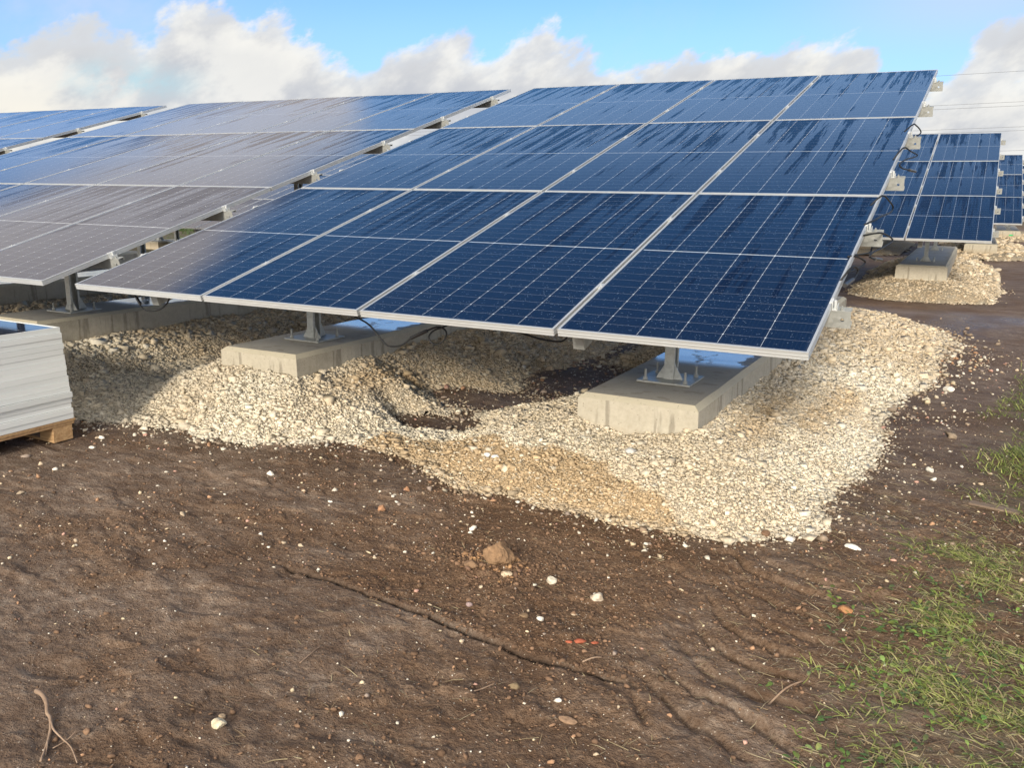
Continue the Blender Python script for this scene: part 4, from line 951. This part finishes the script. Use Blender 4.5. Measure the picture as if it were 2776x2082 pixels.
pert=math_(nt,'ADD',math_(nt,'MULTIPLY',math_(nt,'SUBTRACT',nA,.5),7.0),math_(nt,'MULTIPLY',math_(nt,'SUBTRACT',nB,.5),3.2))
low=math_(nt,'ADD',math_(nt,'SUBTRACT',top,el),pert)
hole=blob(-51.0,5.7,3.2,.9)
hole2=blob(-59.5,6.6,1.5,.8)
gapf=math_(nt,'MULTIPLY',hole,ramp(nt,nz(14,6,.62,(4,4,1)),[(.40,0),(.60,1)]))
low=math_(nt,'ADD',low,math_(nt,'MULTIPLY',blob(1.4,8.2,4.0,1.9),4.4))
low=math_(nt,'SUBTRACT',low,math_(nt,'MULTIPLY',blob(-2.9,7.4,1.2,2.0),3.0))
mlow=ramp(nt,math_(nt,'DIVIDE',math_(nt,'ADD',low,.7),math_(nt,'ADD',1.2,math_(nt,'MULTIPLY',nC,3.2)),clamp=True),[(0,0),(.5,.8),(1,1)],'EASE')
# higher grey lilac bank toward the left, with a clean edge
bt=math_(nt,'SUBTRACT',math_(nt,'ADD',24.2,math_(nt,'MULTIPLY',math_(nt,'ADD',az,50.0),-.22)),el)
bb=math_(nt,'SUBTRACT',el,16.6); rt=math_(nt,'MULTIPLY',math_(nt,'SUBTRACT',-39.5,az),.9)
bank=math_(nt,'ADD',math_(nt,'MINIMUM',math_(nt,'MINIMUM',bt,bb),rt),math_(nt,'MULTIPLY',math_(nt,'SUBTRACT',nC,.5),4.5))
mb_=ramp(nt,math_(nt,'DIVIDE',math_(nt,'ADD',bank,.6),2.4,clamp=True),[(0,0),(1,.93)],'EASE')
# unseen broken cloud behind the viewer, overbright as added fill under the panels
fillcloud=math_(nt,'MULTIPLY',ramp(nt,math_(nt,'DIVIDE',math_(nt,'ABSOLUTE',az),180.0),[(.45,0),(.6,1)]),ramp(nt,nC,[(.42,.35),(.6,.9)]))
wisp=math_(nt,'MULTIPLY',ramp(nt,nz(3.2,6,.62,(1,5,3),(1,1,1.2)),[(.5,0),(.75,.32)]),ramp(nt,math_(nt,'DIVIDE',el,30,),[(.25,1),(.8,.25)]))
wispL=math_(nt,'MULTIPLY',math_(nt,'MULTIPLY',blob(-55,9.5,8,2.8),.75),ramp(nt,nz(6,5,.6,(2,9,4)),[(.35,.25),(.6,1)]))
wispR=math_(nt,'MULTIPLY',blob(-1.5,10.5,8,2.5),.6)
# lighting of the clouds: sunlit warm white against grey lilac undersides
shade=ramp(nt,math_(nt,'ADD',math_(nt,'MULTIPLY',nL,.75),math_(nt,'MULTIPLY',nB,.25)),[(.42,0),(.60,1)],'EASE')
edge=ramp(nt,math_(nt,'DIVIDE',low,6.0,clamp=True),[(.05,1.0),(.3,.7),(.6,.2),(1,.45)])
lit=math_(nt,'ADD',math_(nt,'MULTIPLY',shade,.68),math_(nt,'MULTIPLY',edge,.42),clamp=True)
warm=math_(nt,'ADD',math_(nt,'MULTIPLY',blob(-57,3.4,5,2.2),.8),math_(nt,'MULTIPLY',blob(-8,6,6,3),.25),clamp=True)
CW=1.0/SK/2**EXPO
ccol=mix(nt,lit,(.56*CW,.585*CW,.64*CW),(.93*CW,.92*CW,.88*CW))
ccol=mix(nt,math_(nt,'MULTIPLY',warm,lit),ccol,(1.02*CW,.96*CW,.82*CW))
bcol=mix(nt,nC,(.72*CW,.65*CW,.63*CW),(.96*CW,.87*CW,.80*CW))
skyc=mix(nt,1.0,sky.outputs[0],ramp(nt,math_(nt,'DIVIDE',el,45.0,clamp=True),[(.2,(.33,.45,.69)),(.5,(.20,.37,.50)),(.85,(.10,.22,.31))]),'MULTIPLY')
hz=ramp(nt,math_(nt,'DIVIDE',el,14.0,clamp=True),[(0,.7),(.45,.35),(.8,.12),(1,.04)])
skyc=mix(nt,hz,skyc,(.45*CW,.70*CW,.92*CW))
col1=mix(nt,mlow,skyc,ccol)
col1=mix(nt,math_(nt,'MAXIMUM',math_(nt,'MAXIMUM',wispL,wispR),wisp),col1,(.66*CW,.74*CW,.85*CW))
col1=mix(nt,mlow,col1,ccol)
col1=mix(nt,gapf,col1,(.50*CW,.74*CW,.84*CW))
col1=mix(nt,mb_,col1,bcol)
col1=mix(nt,fillcloud,col1,(3.0*CW,2.75*CW,2.4*CW))
L(nt,col1,bg.inputs[0]); bg.inputs[1].default_value=SK
sun=bpy.data.lights.new('sun','SUN'); sun.energy=2.0; sun.angle=R(10.0); sun.color=(1,.90,.74)
so=bpy.data.objects.new('sun',sun); col.objects.link(so)
sd=Vector((math.sin(SUN_AZ)*math.cos(SUN_EL),math.cos(SUN_AZ)*math.cos(SUN_EL),math.sin(SUN_EL)))
so.rotation_euler=sd.to_track_quat('Z','Y').to_euler(); so.location=(0,-10,10)

# ------------------------------------------------------------------ camera
cd=bpy.data.cameras.new('camera'); cd.sensor_width=36; cd.lens=30.46; cd.clip_start=.05; cd.clip_end=3000
co=bpy.data.objects.new('camera',cd); col.objects.link(co); co.location=CAM; co.rotation_euler=(1.3468,-.0115,.4891); sc.camera=co
sc.view_settings.view_transform='Standard'; sc.view_settings.look='None'; sc.view_settings.exposure=EXPO; sc.view_settings.gamma=1
sc.render.resolution_x=1024; sc.render.resolution_y=769
sc.cycles.max_bounces=6; sc.cycles.caustics_reflective=False; sc.cycles.caustics_refractive=False
